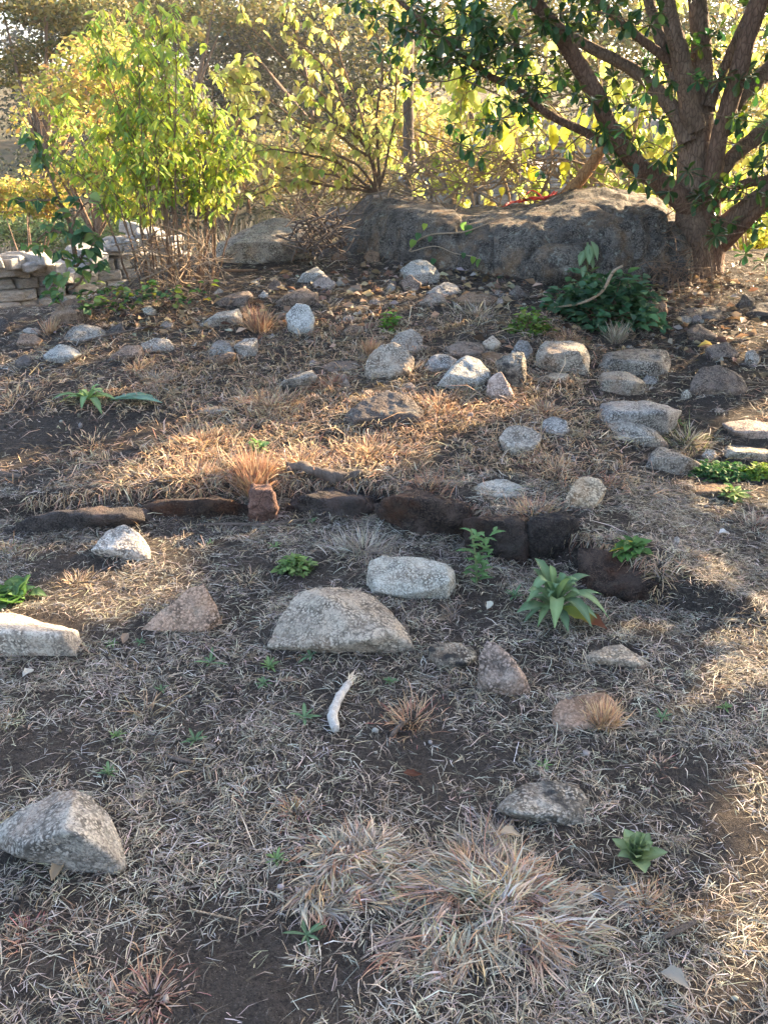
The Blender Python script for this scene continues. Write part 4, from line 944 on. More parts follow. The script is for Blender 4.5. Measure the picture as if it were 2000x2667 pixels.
# dark sapling at the left brink
sap = []
b = G(400, 770)
for pts in ([(335, 1120), (300, 980), (240, 830), (180, 700), (140, 600)], [(330, 1120), (290, 930), (250, 880), (130, 870), (60, 880)], [(330, 1100), (320, 960), (370, 880), (430, 870)], [(300, 1010), (220, 1000), (150, 1060)], [(310, 1040), (390, 1010), (430, 1030)], [(270, 900), (200, 760), (160, 640)],
            [(330, 1150), (250, 1080), (160, 1040)], [(335, 1150), (390, 1090), (420, 1060)], [(300, 1200), (250, 1190), (200, 1250)], [(300, 1250), (400, 1180), (450, 1150)]):
    sap.append(px_path(1, pts, 6.15, U(-.2, .2)))
shrub('dark_sapling', 'dark green broad-leaved sapling at the left brink of the mound', sap, 'ovate', [(.06, .13, .06), (.08, .16, .065), (.13, .20, .07), (.07, .14, .075), (.20, .26, .08)], .088, 160, 8, .14, 3, .7, .1, M_HERB, rad=.008, loc=tuple(b))
# low green creepers at the shrub foot
for k, (x, y, w_) in enumerate([(450, 820, 130), (330, 815, 110), (240, 830, 60)]):
    st = [[G(x+U(-w_, w_)*.4, y+U(-8, 8)) for _ in range(1)]*1 for _ in range(6)]
    st = [[s[0], s[0]+np.array([U(-.15, .15), U(-.1, .1), .1]), s[0]+np.array([U(-.25, .25), U(-.1, .1), .16])] for s in st]
    shrub('creeping_plant', ['green creeping plant at the foot of the tall shrub stems', 'green creeper beside the dark sapling', 'small green sprig just left of the two-toned rock'][k], st, 'ovate', [(.07, .14, .05), (.10, .18, .06), (.06, .11, .06), (.20, .24, .07)], .058, 40, 5, .12, 3, .3, .2, M_HERB, rad=.004, cat='plant')

# ------------------------------------------------------------------ background trees
def far_tree(name, label, base_px, d, ells, n, size, cols, trunk_r=.12, cat='tree', flat=1.0, mat=None, branches=7):
    """ells: crown lobes given as photograph pixels (cx, cy, rx, ry) at distance d + dz"""
    g = AT(base_px, 400, d); g[2] = float(H(g[0], g[1])); root = empty(name, g); tag(root, label, cat, 'trees and bushes on the far slope')
    E = []
    for e in ells:
        c = AT(e[0], e[1], d + (e[4] if len(e) > 4 else U(-1, 1)*d*.04)); k = d/FPX*1.02
        E.append((c[0], c[1], c[2], e[2]*k, max(e[2], e[3])*k*.8, e[3]*k))
    a = Acc(); cz = np.mean([e[:3] for e in E], 0); top = max(e[2] for e in E)
    fork = g*.62 + cz*.38 + np.array([U(-.2, .2)*trunk_r*6, 0, 0]); fork[2] = g[2] + .42*(top-g[2])
    tube(a, [g+np.array([0, 0, -.2]), (g+fork)/2+np.array([trunk_r*U(-1.5, 1.5), 0, 0]), fork], [trunk_r*1.2, trunk_r, trunk_r*.85], 8, 14)
    for e in E:
        for _ in range(max(1, branches//len(E))):
            tip = np.array(e[:3]) + rnd_dir(1, -.6, .6)[0]*np.array(e[3:])*.75
            mid = fork*.5 + tip*.5 + U(-.06, .06, 3)*d*.05
            tube(a, [fork, mid, tip], [trunk_r*.5, trunk_r*.3, trunk_r*.1], 5, 10)
    part(root, 'trunk', a, M_BARK)
    P = crown_pts(E, n); a = Acc(); D = rnd_dir(len(P), -.8, .4)
    scatter(a, 'tiny', P, frames(D, U(-1.5, 1.5, len(P))), size*U(.6, 1.4, len(P)), mixcol(cols, len(P), .35))
    o = part(root, 'crown', a, mat or (M_LEAF if 'yellow' in label or 'straw' in label else M_FAR), False); tag(o, kind='stuff'); return root
OL = [(.12, .115, .04), (.17, .15, .045), (.085, .09, .035), (.20, .16, .05)]
DK = [(.04, .048, .028), (.055, .062, .03), (.03, .038, .026), (.07, .068, .035)]
YB = [(.36, .33, .07), (.42, .33, .09), (.30, .32, .07), (.42, .27, .10), (.24, .27, .07)]
far_tree('acacia_tree', 'flat-topped acacia with bare forked limbs at the upper left', 55, 24, [(200, 40, 190, 34), (60, 120, 120, 26), (360, 85, 150, 28), (30, 185, 80, 36), (120, 10, 140, 22), (60, 165, 60, 22), (250, 90, 90, 20)], 9000, .13, OL, .17, branches=16)
far_tree('yellow_bush', 'yellow and orange leaved bush left of the tall shrub', 250, 13, [(250, 230, 120, 110), (150, 330, 110, 80), (310, 140, 90, 70), (120, 240, 70, 40), (230, 400, 120, 90), (330, 330, 90, 120), (90, 300, 60, 30), (130, 480, 90, 60)], 7500, .085, YB, .05, 'bush', branches=20)
far_tree('yellow_bush', 'low yellow bush by the left edge above the ruined wall', 20, 14, [(20, 510, 60, 50), (110, 520, 60, 40)], 1400, .09, YB, .04, 'bush')
far_tree('hillside_tree', 'dark hazy tree crown in the gap right of the tall shrub', 640, 42, [(620, 190, 130, 110), (760, 120, 150, 90), (540, 90, 120, 70)], 7000, .24, DK, .25)
far_tree('hillside_tree', 'olive flat-crowned tree at the top edge above the tall shrub', 450, 36, [(430, 50, 190, 40), (600, 25, 160, 34), (330, 10, 120, 30)], 6000, .2, OL, .2)
far_tree('hillside_tree', 'olive tree crown at the top edge above the gap', 800, 38, [(790, 50, 170, 50), (920, 110, 140, 60), (700, 90, 100, 30)], 6000, .2, OL+DK, .2)
far_tree('hillside_tree', 'dull green tree behind the arching branches', 980, 34, [(1000, 190, 160, 110), (900, 280, 130, 70)], 6000, .18, DK+OL, .2)
far_tree('hillside_tree', 'hazy tree behind the upper limbs of the evergreen tree', 1250, 30, [(1230, 90, 200, 110), (1420, 140, 160, 120)], 7000, .17, OL, .2)
far_tree('hillside_tree', 'pale olive tree showing between the trunk stems', 1700, 30, [(1650, 130, 180, 130), (1850, 90, 160, 80)], 6000, .17, OL, .2)
far_tree('hillside_tree', 'yellowish tree behind the right-hand stems', 1950, 22, [(1930, 260, 160, 150), (1820, 400, 140, 110)], 6000, .14, YB+OL, .15)
far_tree('hillside_bush', 'tan bush on the slope behind the arching shrub', 760, 24, [(760, 400, 150, 70), (900, 430, 140, 60), (650, 470, 110, 50)], 5000, .12, [(.34, .27, .11), (.28, .24, .08), (.40, .30, .12)], .06, 'bush')
far_tree('hillside_bush', 'straw-coloured bush behind the low stone courses', 1250, 18, [(1200, 380, 170, 70), (1350, 330, 120, 80), (1080, 330, 130, 90)], 6000, .11, [(.40, .32, .10), (.34, .30, .08), (.46, .36, .12)], .06, 'bush')
far_tree('hillside_bush', 'low green scrub in the hollow above the ruined wall', 90, 21, [(60, 600, 120, 40), (190, 610, 110, 36), (300, 590, 90, 40)], 5000, .1, [(.12, .17, .06), (.17, .20, .07), (.09, .13, .05)], .05, 'bush')
far_tree('hillside_bush', 'sunlit yellow scrub at the right edge beside the tree', 1960, 11, [(1950, 700, 80, 90), (1900, 560, 90, 90), (2010, 600, 70, 120)], 3000, .085, [(.50, .48, .07), (.40, .42, .06), (.55, .46, .08)], .04, 'bush')
far_tree('hillside_tree', 'dark distant tree on the skyline at the upper left', 300, 62, [(250, 60, 130, 60), (90, 100, 110, 60), (420, 80, 140, 70), (560, 60, 120, 70)], 6000, .36, DK, .3)
far_tree('hillside_tree', 'dark distant tree on the skyline beyond the arching branches', 800, 66, [(800, 60, 180, 70), (1020, 50, 180, 70), (650, 130, 120, 60)], 7000, .38, DK, .3)
far_tree('hillside_tree', 'dark distant tree on the skyline beyond the evergreen tree', 1500, 64, [(1400, 70, 220, 80), (1750, 60, 220, 80), (1950, 120, 120, 90)], 7000, .38, DK, .3)
for bx, dd, hh, cc, lb in [(40, 30, 3.0, DK, 'dark bush at the far left on the slope'), (170, 40, 4.2, DK, 'dark tree on the slope behind the yellow bush'), (420, 34, 4.0, DK, 'dark tree on the slope behind the tall shrub'), (560, 30, 3.4, DK, 'dark bush right behind the thin bare-topped stems'),
        (640, 36, 4.4, DK, 'shadowy tree left of the dark boulder in the gap'), (720, 44, 5.0, DK, 'shadowy tree above the dark boulder in the gap'), (820, 33, 4.0, OL, 'olive bush right of the dark boulder in the gap'), (930, 38, 4.6, DK, 'dark tree behind the arching branches'), (1060, 30, 3.6, OL, 'olive bush behind the bare trunk'),
        (1180, 36, 4.5, DK, 'dark tree right of the bare trunk'), (1340, 28, 3.6, OL, 'olive bush behind the hanging yellow leaves'), (1480, 38, 4.8, DK, 'dark tree behind the leaning limb'), (1640, 30, 3.8, OL, 'olive bush behind the main trunk'), (1800, 34, 4.5, DK, 'dark tree between the right-hand stems'), (1960, 28, 4.0, OL, 'olive bush at the right edge behind the tree'),
        (300, 52, 6.0, DK, 'large dark tree far up the slope at the left'), (860, 56, 6.5, DK, 'large dark tree far up the slope in the middle'), (520, 48, 5.5, DK, 'large dark tree far up the slope over the tall shrub'), (100, 56, 6.0, DK, 'large dark tree far up the slope behind the acacia')]:
    gb = AT(bx, 400, dd); gb[2] = float(H(gb[0], gb[1])); _, gpy, _ = proj(gb); hgt = hh/dd*FPX
    far_tree('slope_tree' if hh > 3.9 else 'slope_bush', lb, bx, dd, [(bx, gpy-hgt*.55, hgt*.5, hgt*.42, 0), (bx-hgt*.4, gpy-hgt*.4, hgt*.36, hgt*.3, .3), (bx+hgt*.4, gpy-hgt*.45, hgt*.38, hgt*.3, -.3)], 2600, .0048*dd, cc, .09, 'tree' if hh > 3.9 else 'bush', branches=6)
# dark standing trunk in the scrub
p = [AT(*S(9, x, y), 11.5) for x, y in [(1068, 520), (1066, 400), (1063, 250), (1066, 100), (1070, -60)]]
a = Acc(); tube(a, p, [.075, .07, .062, .055, .045], 12, 40, rough=.18)
o = obj('dead_trunk', a.mesh('dead_trunk', M_GREYWOOD, True, p[0]), None, p[0]); tag(o, 'dark bare trunk standing in the yellow scrub behind the boulder', 'trunk')
p = [AT(*S(2, x, y), 7.9) for x, y in [(780, 850), (850, 770), (930, 660), (960, 600)]]
a = Acc(); tube(a, p, [.055, .05, .045, .035], 10, 20, rough=.1)
o = obj('leaning_branch', a.mesh('leaning_branch', bark_mat('bark_orange', (.30, .15, .07), (.45, .26, .12)), True, p[0]), None, p[0]); tag(o, 'orange-brown bare branch leaning behind the crest of the boulder', 'branch')
# background boulders
def far_rock(label, pts, d, mat, thick=.8):
    d = float(G(np.mean([q[0] for q in pts]), max(q[1] for q in pts))[1]); P3 = stone_pts([S(9, *q) for q in pts], thick, d); SEED[0] += 1
    me, c0 = hull_rock(P3, MR[mat], SEED[0], 5, 18); o = obj('far_boulder', me, None, c0); tag(o, label, 'boulder', 'boulders on the far slope')
far_rock('dark blue-grey boulder seen through the gap in the leaves', [(685, 300), (690, 225), (730, 212), (780, 225), (790, 270), (770, 300)], 27, 'dark')
far_rock('pale low boulder below the dark one in the gap', [(660, 360), (690, 335), (730, 345), (735, 362)], 25, 'grey')
far_rock('pale rounded boulder high on the slope behind the acacia', [(5, 130), (15, 92), (35, 80), (50, 100), (48, 135)], 55, 'grey')
# dry twigs and brush behind the boulder
def brush(name, label, boxes, cat='brush', mat=M_DRYTWIG, r=.006):
    a = Acc()
    for (x0, x1, y0, y1, d0, d1, n, L) in boxes:
        for _ in range(n):
            x, y, d = U(x0, x1), U(y0, y1), U(d0, d1); p = AT(x, y, d); dr = rnd_dir(1, -.5, .9)[0]; l = L*U(.4, 1.2)
            tube(a, [p-dr*l*.5, p+U(-.06, .06, 3)*l*2, p+dr*l*.5+U(-.08, .08, 3)*l], np.array([1.2, 1, .5])*r*U(.5, 1.3), 4, 7)
    c = np.concatenate(a.V).mean(0); c[2] = np.concatenate(a.V)[:, 2].min()
    o = obj(name, a.mesh(name, mat, False, c), None, c); tag(o, label, cat, None, 'stuff'); return o
brush('dry_brush', 'tangle of bare tan twigs behind the boulder crest', [(1000, 1600, 380, 520, 7.9, 8.6, 150, .7), (1100, 1450, 300, 480, 8.2, 9, 60, .9), (700, 1000, 440, 540, 7.9, 8.6, 60, .6)])
brush('dry_stems', 'mass of thin brown dead stems at the foot of the tall shrub', [(330, 560, 620, 760, 6.2, 6.6, 120, .4)], r=.004)
brush('dry_vines', 'dead brown vine stems matted between the boulder and the tree foot', [(1690, 1880, 690, 800, 6.3, 6.8, 130, .26), (1730, 1830, 540, 700, 6.6, 6.9, 30, .3)], mat=M_TWIG, r=.0032)
brush('burnt_brush', 'dark dead brush piled left of the boulder', [(760, 900, 560, 650, 6.6, 7.2, 110, .3)], mat=M_GREYWOOD, r=.006)

# ================================================================== HERBS
def herb(name, label, base, leaves, tpl, mat, cat='plant', stem=None, group=None):
    """leaves: list of (dir, length, width scale, colour, droop); every leaf is a part with its own bent mesh"""
    root = empty(name, base); tag(root, label, cat, group)
    V0, Q0 = TPL[tpl]
    for d, L, ws, c, dr, off in leaves:
        # finer strip along the leaf
        nt_ = 9; t = np.linspace(0, 1, nt_); prof = np.interp(t, np.linspace(0, 1, 5), V0[2::3, 0])*ws
        d = np.asarray(d, float); d = d/np.linalg.norm(d); s = np.cross(d, (0, 0, 1.)); s /= np.linalg.norm(s)+1e-6; u = np.cross(s, d)
        cen = np.asarray(off) + L*(t[:, None]*d) - np.array([0, 0, 1.])*(L*dr*t**2)[:, None] + s*(L*U(-.08, .08)*t**2)[:, None]
        wav = .025*np.sin(t*22+U(0, 6))
        V = np.stack([cen - s*(L*prof)[:, None] + u*(L*(prof*.45+wav*prof*4))[:, None], cen, cen + s*(L*prof)[:, None] + u*(L*(prof*.45-wav*prof*4))[:, None]], 1).reshape(-1, 3)
        Q = np.concatenate([[(i*3, i*3+1, i*3+4, i*3+3), (i*3+1, i*3+2, i*3+5, i*3+4)] for i in range(nt_-1)])
        cc = np.asarray(c, float)
        if cc.ndim == 1:
            cc = np.repeat((cc*(1.0 + .0*t[:, None]))[:, None], 3, 1).copy(); cc[:, 1] = cc[:, 1]*1.35+.03
        else: cc = np.repeat(np.stack([np.interp(t, np.linspace(0, 1, len(cc)), cc[:, k]) for k in range(3)], -1)[:, None], 3, 1)
        obj('leaf', mesh_np('leaf', V, Q, None, cc.reshape(-1, 3), mat, True), root)
    if stem:
        a = Acc(); tube(a, stem[0], stem[1], 7, 12, C=(.2, .25, .12)); obj('stem', a.mesh('stem', mat, True), root)
    return root
GG = np.array([(.115, .19, .095), (.135, .215, .105), (.095, .16, .08), (.155, .225, .095)])
# woolly rosette plant in front of the kerb
b = GC(6, 735, 838)
lv = []
for k in range(30):
    az = 2.4*k + U(-.3, .3); el = np.interp(k, [0, 29], [.55, 1.45]) + U(-.12, .12); L = np.interp(k, [0, 14, 29], [.20, .25, .23])*U(.85, 1.12)
    d = (math.cos(az)*math.cos(el), math.sin(az)*math.cos(el), math.sin(el)); lv.append((d, L*U(.7, 1.2), .66, GG[k % 4]*U(.75, 1.15), U(.4, 1.0), (.012*math.cos(az), .012*math.sin(az), .02+.0025*k)))
lv.append(((.75, -.62, .05), 0.2, 1.6, [(.25, .33, .10), (.28, .35, .10), (.35, .36, .08), (.16, .06, .03), (.13, .05, .03)], .1, (0, 0, .03)))
lv.append(((-.6, -.35, .5), .2, 1.2, GG[0], .4, (0, 0, .02)))
herb('rosette_plant', 'large woolly grey-green rosette plant in front of the kerb stones', b, lv, 'strap', M_HERB, 'plant')
# broad-leaved young plant at the lower right
b = GC(8, 1080, 665); lv = []
for k in range(15):
    az = 2.4*k; el = np.interp(k, [0, 14], [.65, 1.45]); d = (math.cos(az)*math.cos(el), math.sin(az)*math.cos(el), math.sin(el))
    lv.append((d, U(.075, .105), 1.6, np.array((.15, .21, .10))*U(.8, 1.2), U(.2, .5), (0, 0, .015+.002*k)))
herb('young_plant', 'young broad-leaved green plant beside the big grass tussock', b, lv, 'strap', M_HERB, 'plant')
# plant with long pale leaves on the left
b = GC(3, 385, 915); lv = []
for k in range(15):
    az = 2.4*k+.5; el = np.interp(k, [0, 14], [.5, 1.3]); d = (math.cos(az)*math.cos(el)*1.2, math.sin(az)*math.cos(el), math.sin(el))
    lv.append((d, U(.13, .24), .75, np.array((.17, .26, .11))*U(.8, 1.25), U(.4, .9), (0, 0, .02)))
lv.append(((1, -.1, .15), .3, 1, (.16, .26, .18), .15, (.12, 0, .02))); lv.append(((.9, .3, .25), .24, 1, (.16, .26, .18), .3, (.14, 0, .02)))
herb('long_leaved_plant', 'bright green long-leaved plant on the sunlit left slope', b, lv, 'strap', M_HERB, 'plant')
# round-leaved plant at left edge
b = GC(5, 50, 775); lv = []
for k in range(26):
    az = 2.4*k; el = np.interp(k, [0, 25], [.2, 1.3]); d = (math.cos(az)*math.cos(el), math.sin(az)*math.cos(el), math.sin(el))
    lv.append((d, U(.07, .11), 1.25, np.array((.10, .18, .06))*U(.7, 1.4), U(0, .3), (U(-.06, .06), U(-.05, .05), .01)))
herb('round_leaved_plant', 'clump of round green leaves at the left edge', b, lv, 'ovate', M_HERB, 'plant')
# upright herb left of the rosette plant
b = GC(6, 400, 700); lv = []
for k in range(46):
    h = .02 + .20*(k/45.); sid = (-1, 1, -.3)[k % 3]; az = 2.4*k
    lv.append(((math.cos(az), math.sin(az), .5), U(.045, .075), 1.1, np.array((.09, .17, .06))*U(.8, 1.3), .3, (-.035*sid*(k/45.)+.02*math.sin(az), .01*sid, h)))
herb('upright_herb', 'upright bright green herb with narrow leaves under the dark kerb', b, lv, 'lance', M_HERB, 'plant', ([(0, 0, 0), (-.01, 0, .12), (-.03, 0, .22)], .004))
# pale drooping mullein stalk against the boulder
b = GC(4, 850, 425); b = np.array([AT(*S(4, 850, 400), b[1])[0], b[1]-.1, b[2]]); lv = []
for h, dx, L in [(.30, -.05, .16), (.32, .04, .15), (.36, .06, .2), (.30, -.07, .17), (.26, .05, .15), (.34, 0, .1), (.2, -.04, .14), (.14, .05, .12), (.34, 0, .2)]:
    lv.append(((dx*6, -.5, -.75), L*.6, .85, np.array((.15, .22, .11))*U(.85, 1.15), .3, (dx*.3, -.02, h)))
herb('wilting_plant', 'pale green plant with wilted drooping leaves against the boulder', b, lv, 'ovate', M_HERB, 'plant', ([(0, 0, 0), (.01, 0, .2), (0, 0, .35)], .008))
# creeping vine on the boulder
vp = [on_boulder(*S(4, x, y)) + np.array([0, -.03, .01]) for x, y in [(110, 260), (140, 215), (200, 188), (290, 180), (350, 175), (420, 150), (490, 128)]]
r = empty('creeping_vine', vp[0]); tag(r, 'thin pale vine stem with a few green leaves lying on the boulder', 'vine')
a = Acc(); tube(a, vp, [.007, .007, .006, .006, .006, .005, .004], 6, 40); part(r, 'stem', a, M_DRYTWIG)
vp2 = [on_boulder(*S(4, x, y)) + np.array([0, -.04, .01]) for x, y in [(115, 260), (220, 240), (300, 270), (370, 280), (420, 295)]]
a = Acc(); tube(a, vp2, .004, 6, 30); part(r, 'stem', a, M_DRYTWIG)
LV = Leaves('heart')
for x, y, s in [(355, 150, .085), (345, 140, .06), (150, 185, .055), (130, 215, .06), (180, 145, .05), (200, 200, .04), (380, 285, .05), (410, 295, .06), (340, 270, .04), (500, 380, .05), (215, 300, .05)]:
    LV.add(on_boulder(*S(4, x, y)) + np.array([0, -.06, .02]), [U(-.5, .5), -.5, -.7], U(-.6, .6, 1), s*1.15, mixcol([(.14, .28, .06), (.24, .36, .06), (.08, .18, .06)], 1, .1))
LV.finish(r, M_LEAF, 30)
# red netting strip on the boulder crest
P = [on_boulder(*S(2, x, y)) + np.array([0, .02, .02]) for x, y in [(515, 905), (560, 893), (600, 885), (640, 873), (690, 860), (740, 855)]]
a = Acc()
for k in range(4):
    off = np.stack([U(-.02, .02, 6), U(-.03, .03, 6), U(0, .03, 6)], -1); tube(a, np.array(P)+off, .006, 6, 40)
tube(a, [P[2]+np.array([0, 0, .02]), P[2]+np.array([.03, 0, .07]), P[3]+np.array([0, 0, .08]), P[3]+np.array([.06, 0, .05]), P[4]], .006, 6, 24)
o = obj('red_netting', a.mesh('red_netting', plain_mat('red_plastic', (.75, .04, .025), .4), True, P[0]), None, P[0]); tag(o, 'scrap of bright red plastic netting on the crest of the boulder', 'netting')
# dense dark green bush in front of the boulder
def clump(name, label, crop, cx, cy, wpx, hpx, n, tpl, size, cols, K, mat=M_HERB, cat='bush', depth=.6):
    b = GC(crop, cx, cy); dep = b[1]/ray(1000, S(crop, cx, cy)[1])[1]; k = CROPS[crop][2]/FPX*dep
    R = np.array([wpx*k/2, wpx*k/2*depth, hpx*k]); root = empty(name, b); tag(root, label, cat)
    d = rnd_dir(n, 0.0, 1); rr = U(.55, 1.02, n)[:, None]; bump = (1+.22*fbm(d*2.2+cx, 3, int(cx) % 50))[:, None]
    P = b + d*R*rr*bump; D = d*.6 + rnd_dir(n, -.6, .3)
    st = Acc()
    for i in rng.integers(0, n, 26): tube(st, [b+np.array([U(-.3, .3)*R[0], 0, -.02]), (b+P[i])/2, P[i]], [.006, .004, .002], 4, 5)
    o = part(root, 'stems', st, M_TWIG); tag(o, kind='stuff')
    LV = Leaves(tpl); LV.add(P, D, U(-.5, .5, n), size*U(.6, 1.2, n), mixcol(cols, n, .3)); LV.finish(root, mat, K); return root
clump('green_bush', 'dense dark green low bush in front of the boulder', 4, 950, 575, 520, 215, 900, 'ovate', .085, [(.07, .145, .075), (.09, .18, .09), (.055, .12, .065), (.11, .20, .09)], 200, depth=.55)
clump('green_herb', 'small yellow-green leafy herb left of the dark green bush', 4, 625, 605, 180, 95, 260, 'ovate', .045, [(.14, .22, .05), (.20, .27, .06), (.10, .17, .05)], 60, cat='plant')
clump('green_weed', 'small upright bright green weed on the slope left of centre stones', 4, 25, 600, 60, 80, 60, 'ovate', .05, [(.18, .32, .06), (.12, .24, .06)], 40, cat='plant')
clump('green_weed', 'little round green weed in the sunlit orange grass', 3, 1110, 1125, 60, 50, 40, 'ovate', .05, [(.2, .34, .12), (.16, .28, .1)], 30, cat='plant')
clump('green_weed', 'green weed with a yellow leaf at the right end of the kerb', 6, 1060, 560, 120, 50, 60, 'ovate', .05, [(.08, .16, .05), (.11, .20, .05), (.09, .17, .06), (.12, .2, .06), (.10, .18, .05), (.07, .15, .05), (.1, .2, .06), (.5, .38, .06)], 40, cat='plant')
clump('trailing_weed', 'mossy yellow-green sprig on the wide step-like slab', 4, 1110, 985, 110, 45, 130, 'small', .03, [(.22, .3, .06), (.3, .36, .08)], 30, cat='plant')
clump('trailing_weed', 'dark green creeping mat between the grey stones at the right', 6, 1440, 225, 330, 45, 900, 'small', .03, [(.06, .15, .05), (.09, .19, .06), (.05, .12, .05)], 60, cat='plant')
clump('trailing_weed', 'sunlit yellow-green creeping mat at the right edge', 6, 1620, 235, 150, 50, 420, 'small', .03, [(.22, .32, .06), (.3, .36, .07), (.15, .25, .06)], 40, cat='plant')
clump('trailing_weed', 'green creeping sprigs along the wide step-like slab', 4, 1200, 1005, 180, 40, 300, 'small', .028, [(.07, .17, .05), (.10, .2, .06)], 40, cat='plant')
clump('feathery_weed', 'feathery green weed beside a bare patch left of the whitish block', 5, 1275, 640, 150, 60, 260, 'small', .035, [(.15, .24, .08), (.2, .28, .1)], 40, cat='plant')
clump('green_weed', 'thin green weed at the flat reddish-brown slab', 6, 1500, 335, 80, 60, 60, 'lance', .06, [(.16, .26, .08), (.2, .3, .1)], 30, cat='plant')
# little rosettes
RS = [(5, 910, 1050, 140, 'flat rosette weed in front of the triangular brownish rock'), (5, 1165, 1065, 100, 'rosette weed below a yellow grass sprout by the dome rock'), (5, 1340, 1020, 110, 'double rosette weed at the foot of the big dome rock'),
      (5, 1140, 1140, 90, 'rosette weed left of the thin brownish stone'), (5, 490, 965, 80, 'rosette weed right of the thick pale slab'), (5, 700, 1165, 70, 'tiny rosette weed halfway between slab and white stick'), (5, 1315, 1285, 120, 'bushy green rosette left of the white stick'),
      (7, 505, 105, 90, 'rosette weed above the wedge-shaped rock'), (7, 845, 125, 110, 'dull rosette weed above the grey wood splinter'), (7, 475, 268, 120, 'rosette weed with upright leaves just behind the wedge-shaped rock'), (7, 1195, 640, 110, 'straggling rosette left of the tussock pair'),
      (7, 1325, 965, 170, 'largest bright rosette weed at the edge of the bare soil'), (8, 1200, 25, 90, 'bluish rosette weed right of the golden tuft'), (8, 690, 235, 90, 'small dark rosette above the black-crusted rock'), (6, 560, 760, 110, 'dark bluish rosette beside the woolly rosette plant'),
      (5, 1350, 440, 60, 'tiny rosette in front of the dark kerb stone'), (5, 910, 530, 50, 'tiny rosette near the small flat stone'), (5, 610, 960, 70, 'rosette weed in front of the triangular rock'), (6, 20, 1130, 80, 'rosette weed below the big dome rock at its right end'), (6, 1470, 1245, 70, 'little rosette near the sunlit straw at the right'),
      (8, 235, 985, 60, 'single upright green shoot in the big tussock'), (8, 795, 975, 60, 'small green shoot at the right of the big tussock'), (5, 1190, 545, 70, 'low weed left of the feathery weed')]
for i, (c, x, y, w_, lb) in enumerate(RS):
    b = GC(c, x, y); k = CROPS[c][2]/FPX*b[1]/ray(1000, S(c, x, y)[1])[1]; lv = []
    for j in range(int(U(8, 15))):
        az = 2.4*j + i + U(-.5, .5); el = np.interp(j, [0, 12], [.15, .95]); d = (math.cos(az)*math.cos(el), math.sin(az)*math.cos(el), math.sin(el))
        lv.append((d, w_*k*.55*U(.55, 1.2), U(.6, 1.1), np.array([(.105, .17, .08), (.12, .19, .07), (.09, .15, .075)][i % 3])*U(.8, 1.25), U(0, .3), (0, 0, .008)))
    herb('rosette_weed', lb, b, lv, 'strap', M_HERB, 'weed', None, 'small rosette weeds in the dry grass')

# ================================================================== GRASS
STRAW = [(.46, .38, .26), (.52, .45, .33), (.36, .29, .20), (.58, .52, .42), (.40, .35, .29), (.30, .23, .16)]
GREY = [(.42, .375, .31), (.51, .465, .39), (.31, .27, .22), (.59, .545, .465), (.22, .185, .155), (.44, .35, .245)]
REDS = [(.34, .14, .09), (.40, .19, .11), (.28, .12, .09), (.44, .26, .16), (.36, .10, .10)]
TAN = [(.55, .38, .22), (.62, .46, .28), (.48, .30, .17), (.58, .36, .20)]
GRN = [(.22, .24, .09), (.30, .29, .12), (.17, .20, .08)]
def tuft(name, label, crop, x, y, wpx, n, base, tip, up=(.35, 1.2), wid=.004, drop=(.2, .6), upright=1.0, group='tufts of dry grass', bias=(0, 0), cat='grass tuft', rad=.18, ext=None):
    b = GC(crop, x, y); k = CROPS[crop][2]/FPX*b[1]/ray(1000, S(crop, x, y)[1])[1]; L = wpx*k*.62*upright
    a = Acc(); th = U(0, 2*np.pi, n); r = np.abs(rng.normal(0, rad*wpx*k, n)); ph = th + U(-.8, .8, n)
    P = np.stack([r*np.cos(th), r*np.sin(th), np.zeros(n)-.01], -1) + b; P[:, 2] = H(P[:, 0], P[:, 1]) - .008
    hx = np.cos(ph) + bias[0]; hy = np.sin(ph) + bias[1]
    el = U(up[0], up[1], n); ll = L*U(.35, 1.15, n)
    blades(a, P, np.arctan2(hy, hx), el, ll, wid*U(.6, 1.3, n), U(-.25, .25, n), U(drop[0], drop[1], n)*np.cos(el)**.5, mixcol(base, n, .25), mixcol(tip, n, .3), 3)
    o = obj(name, a.mesh(name, M_STRAW, False, b), None, b); tag(o, label, cat, group); return o
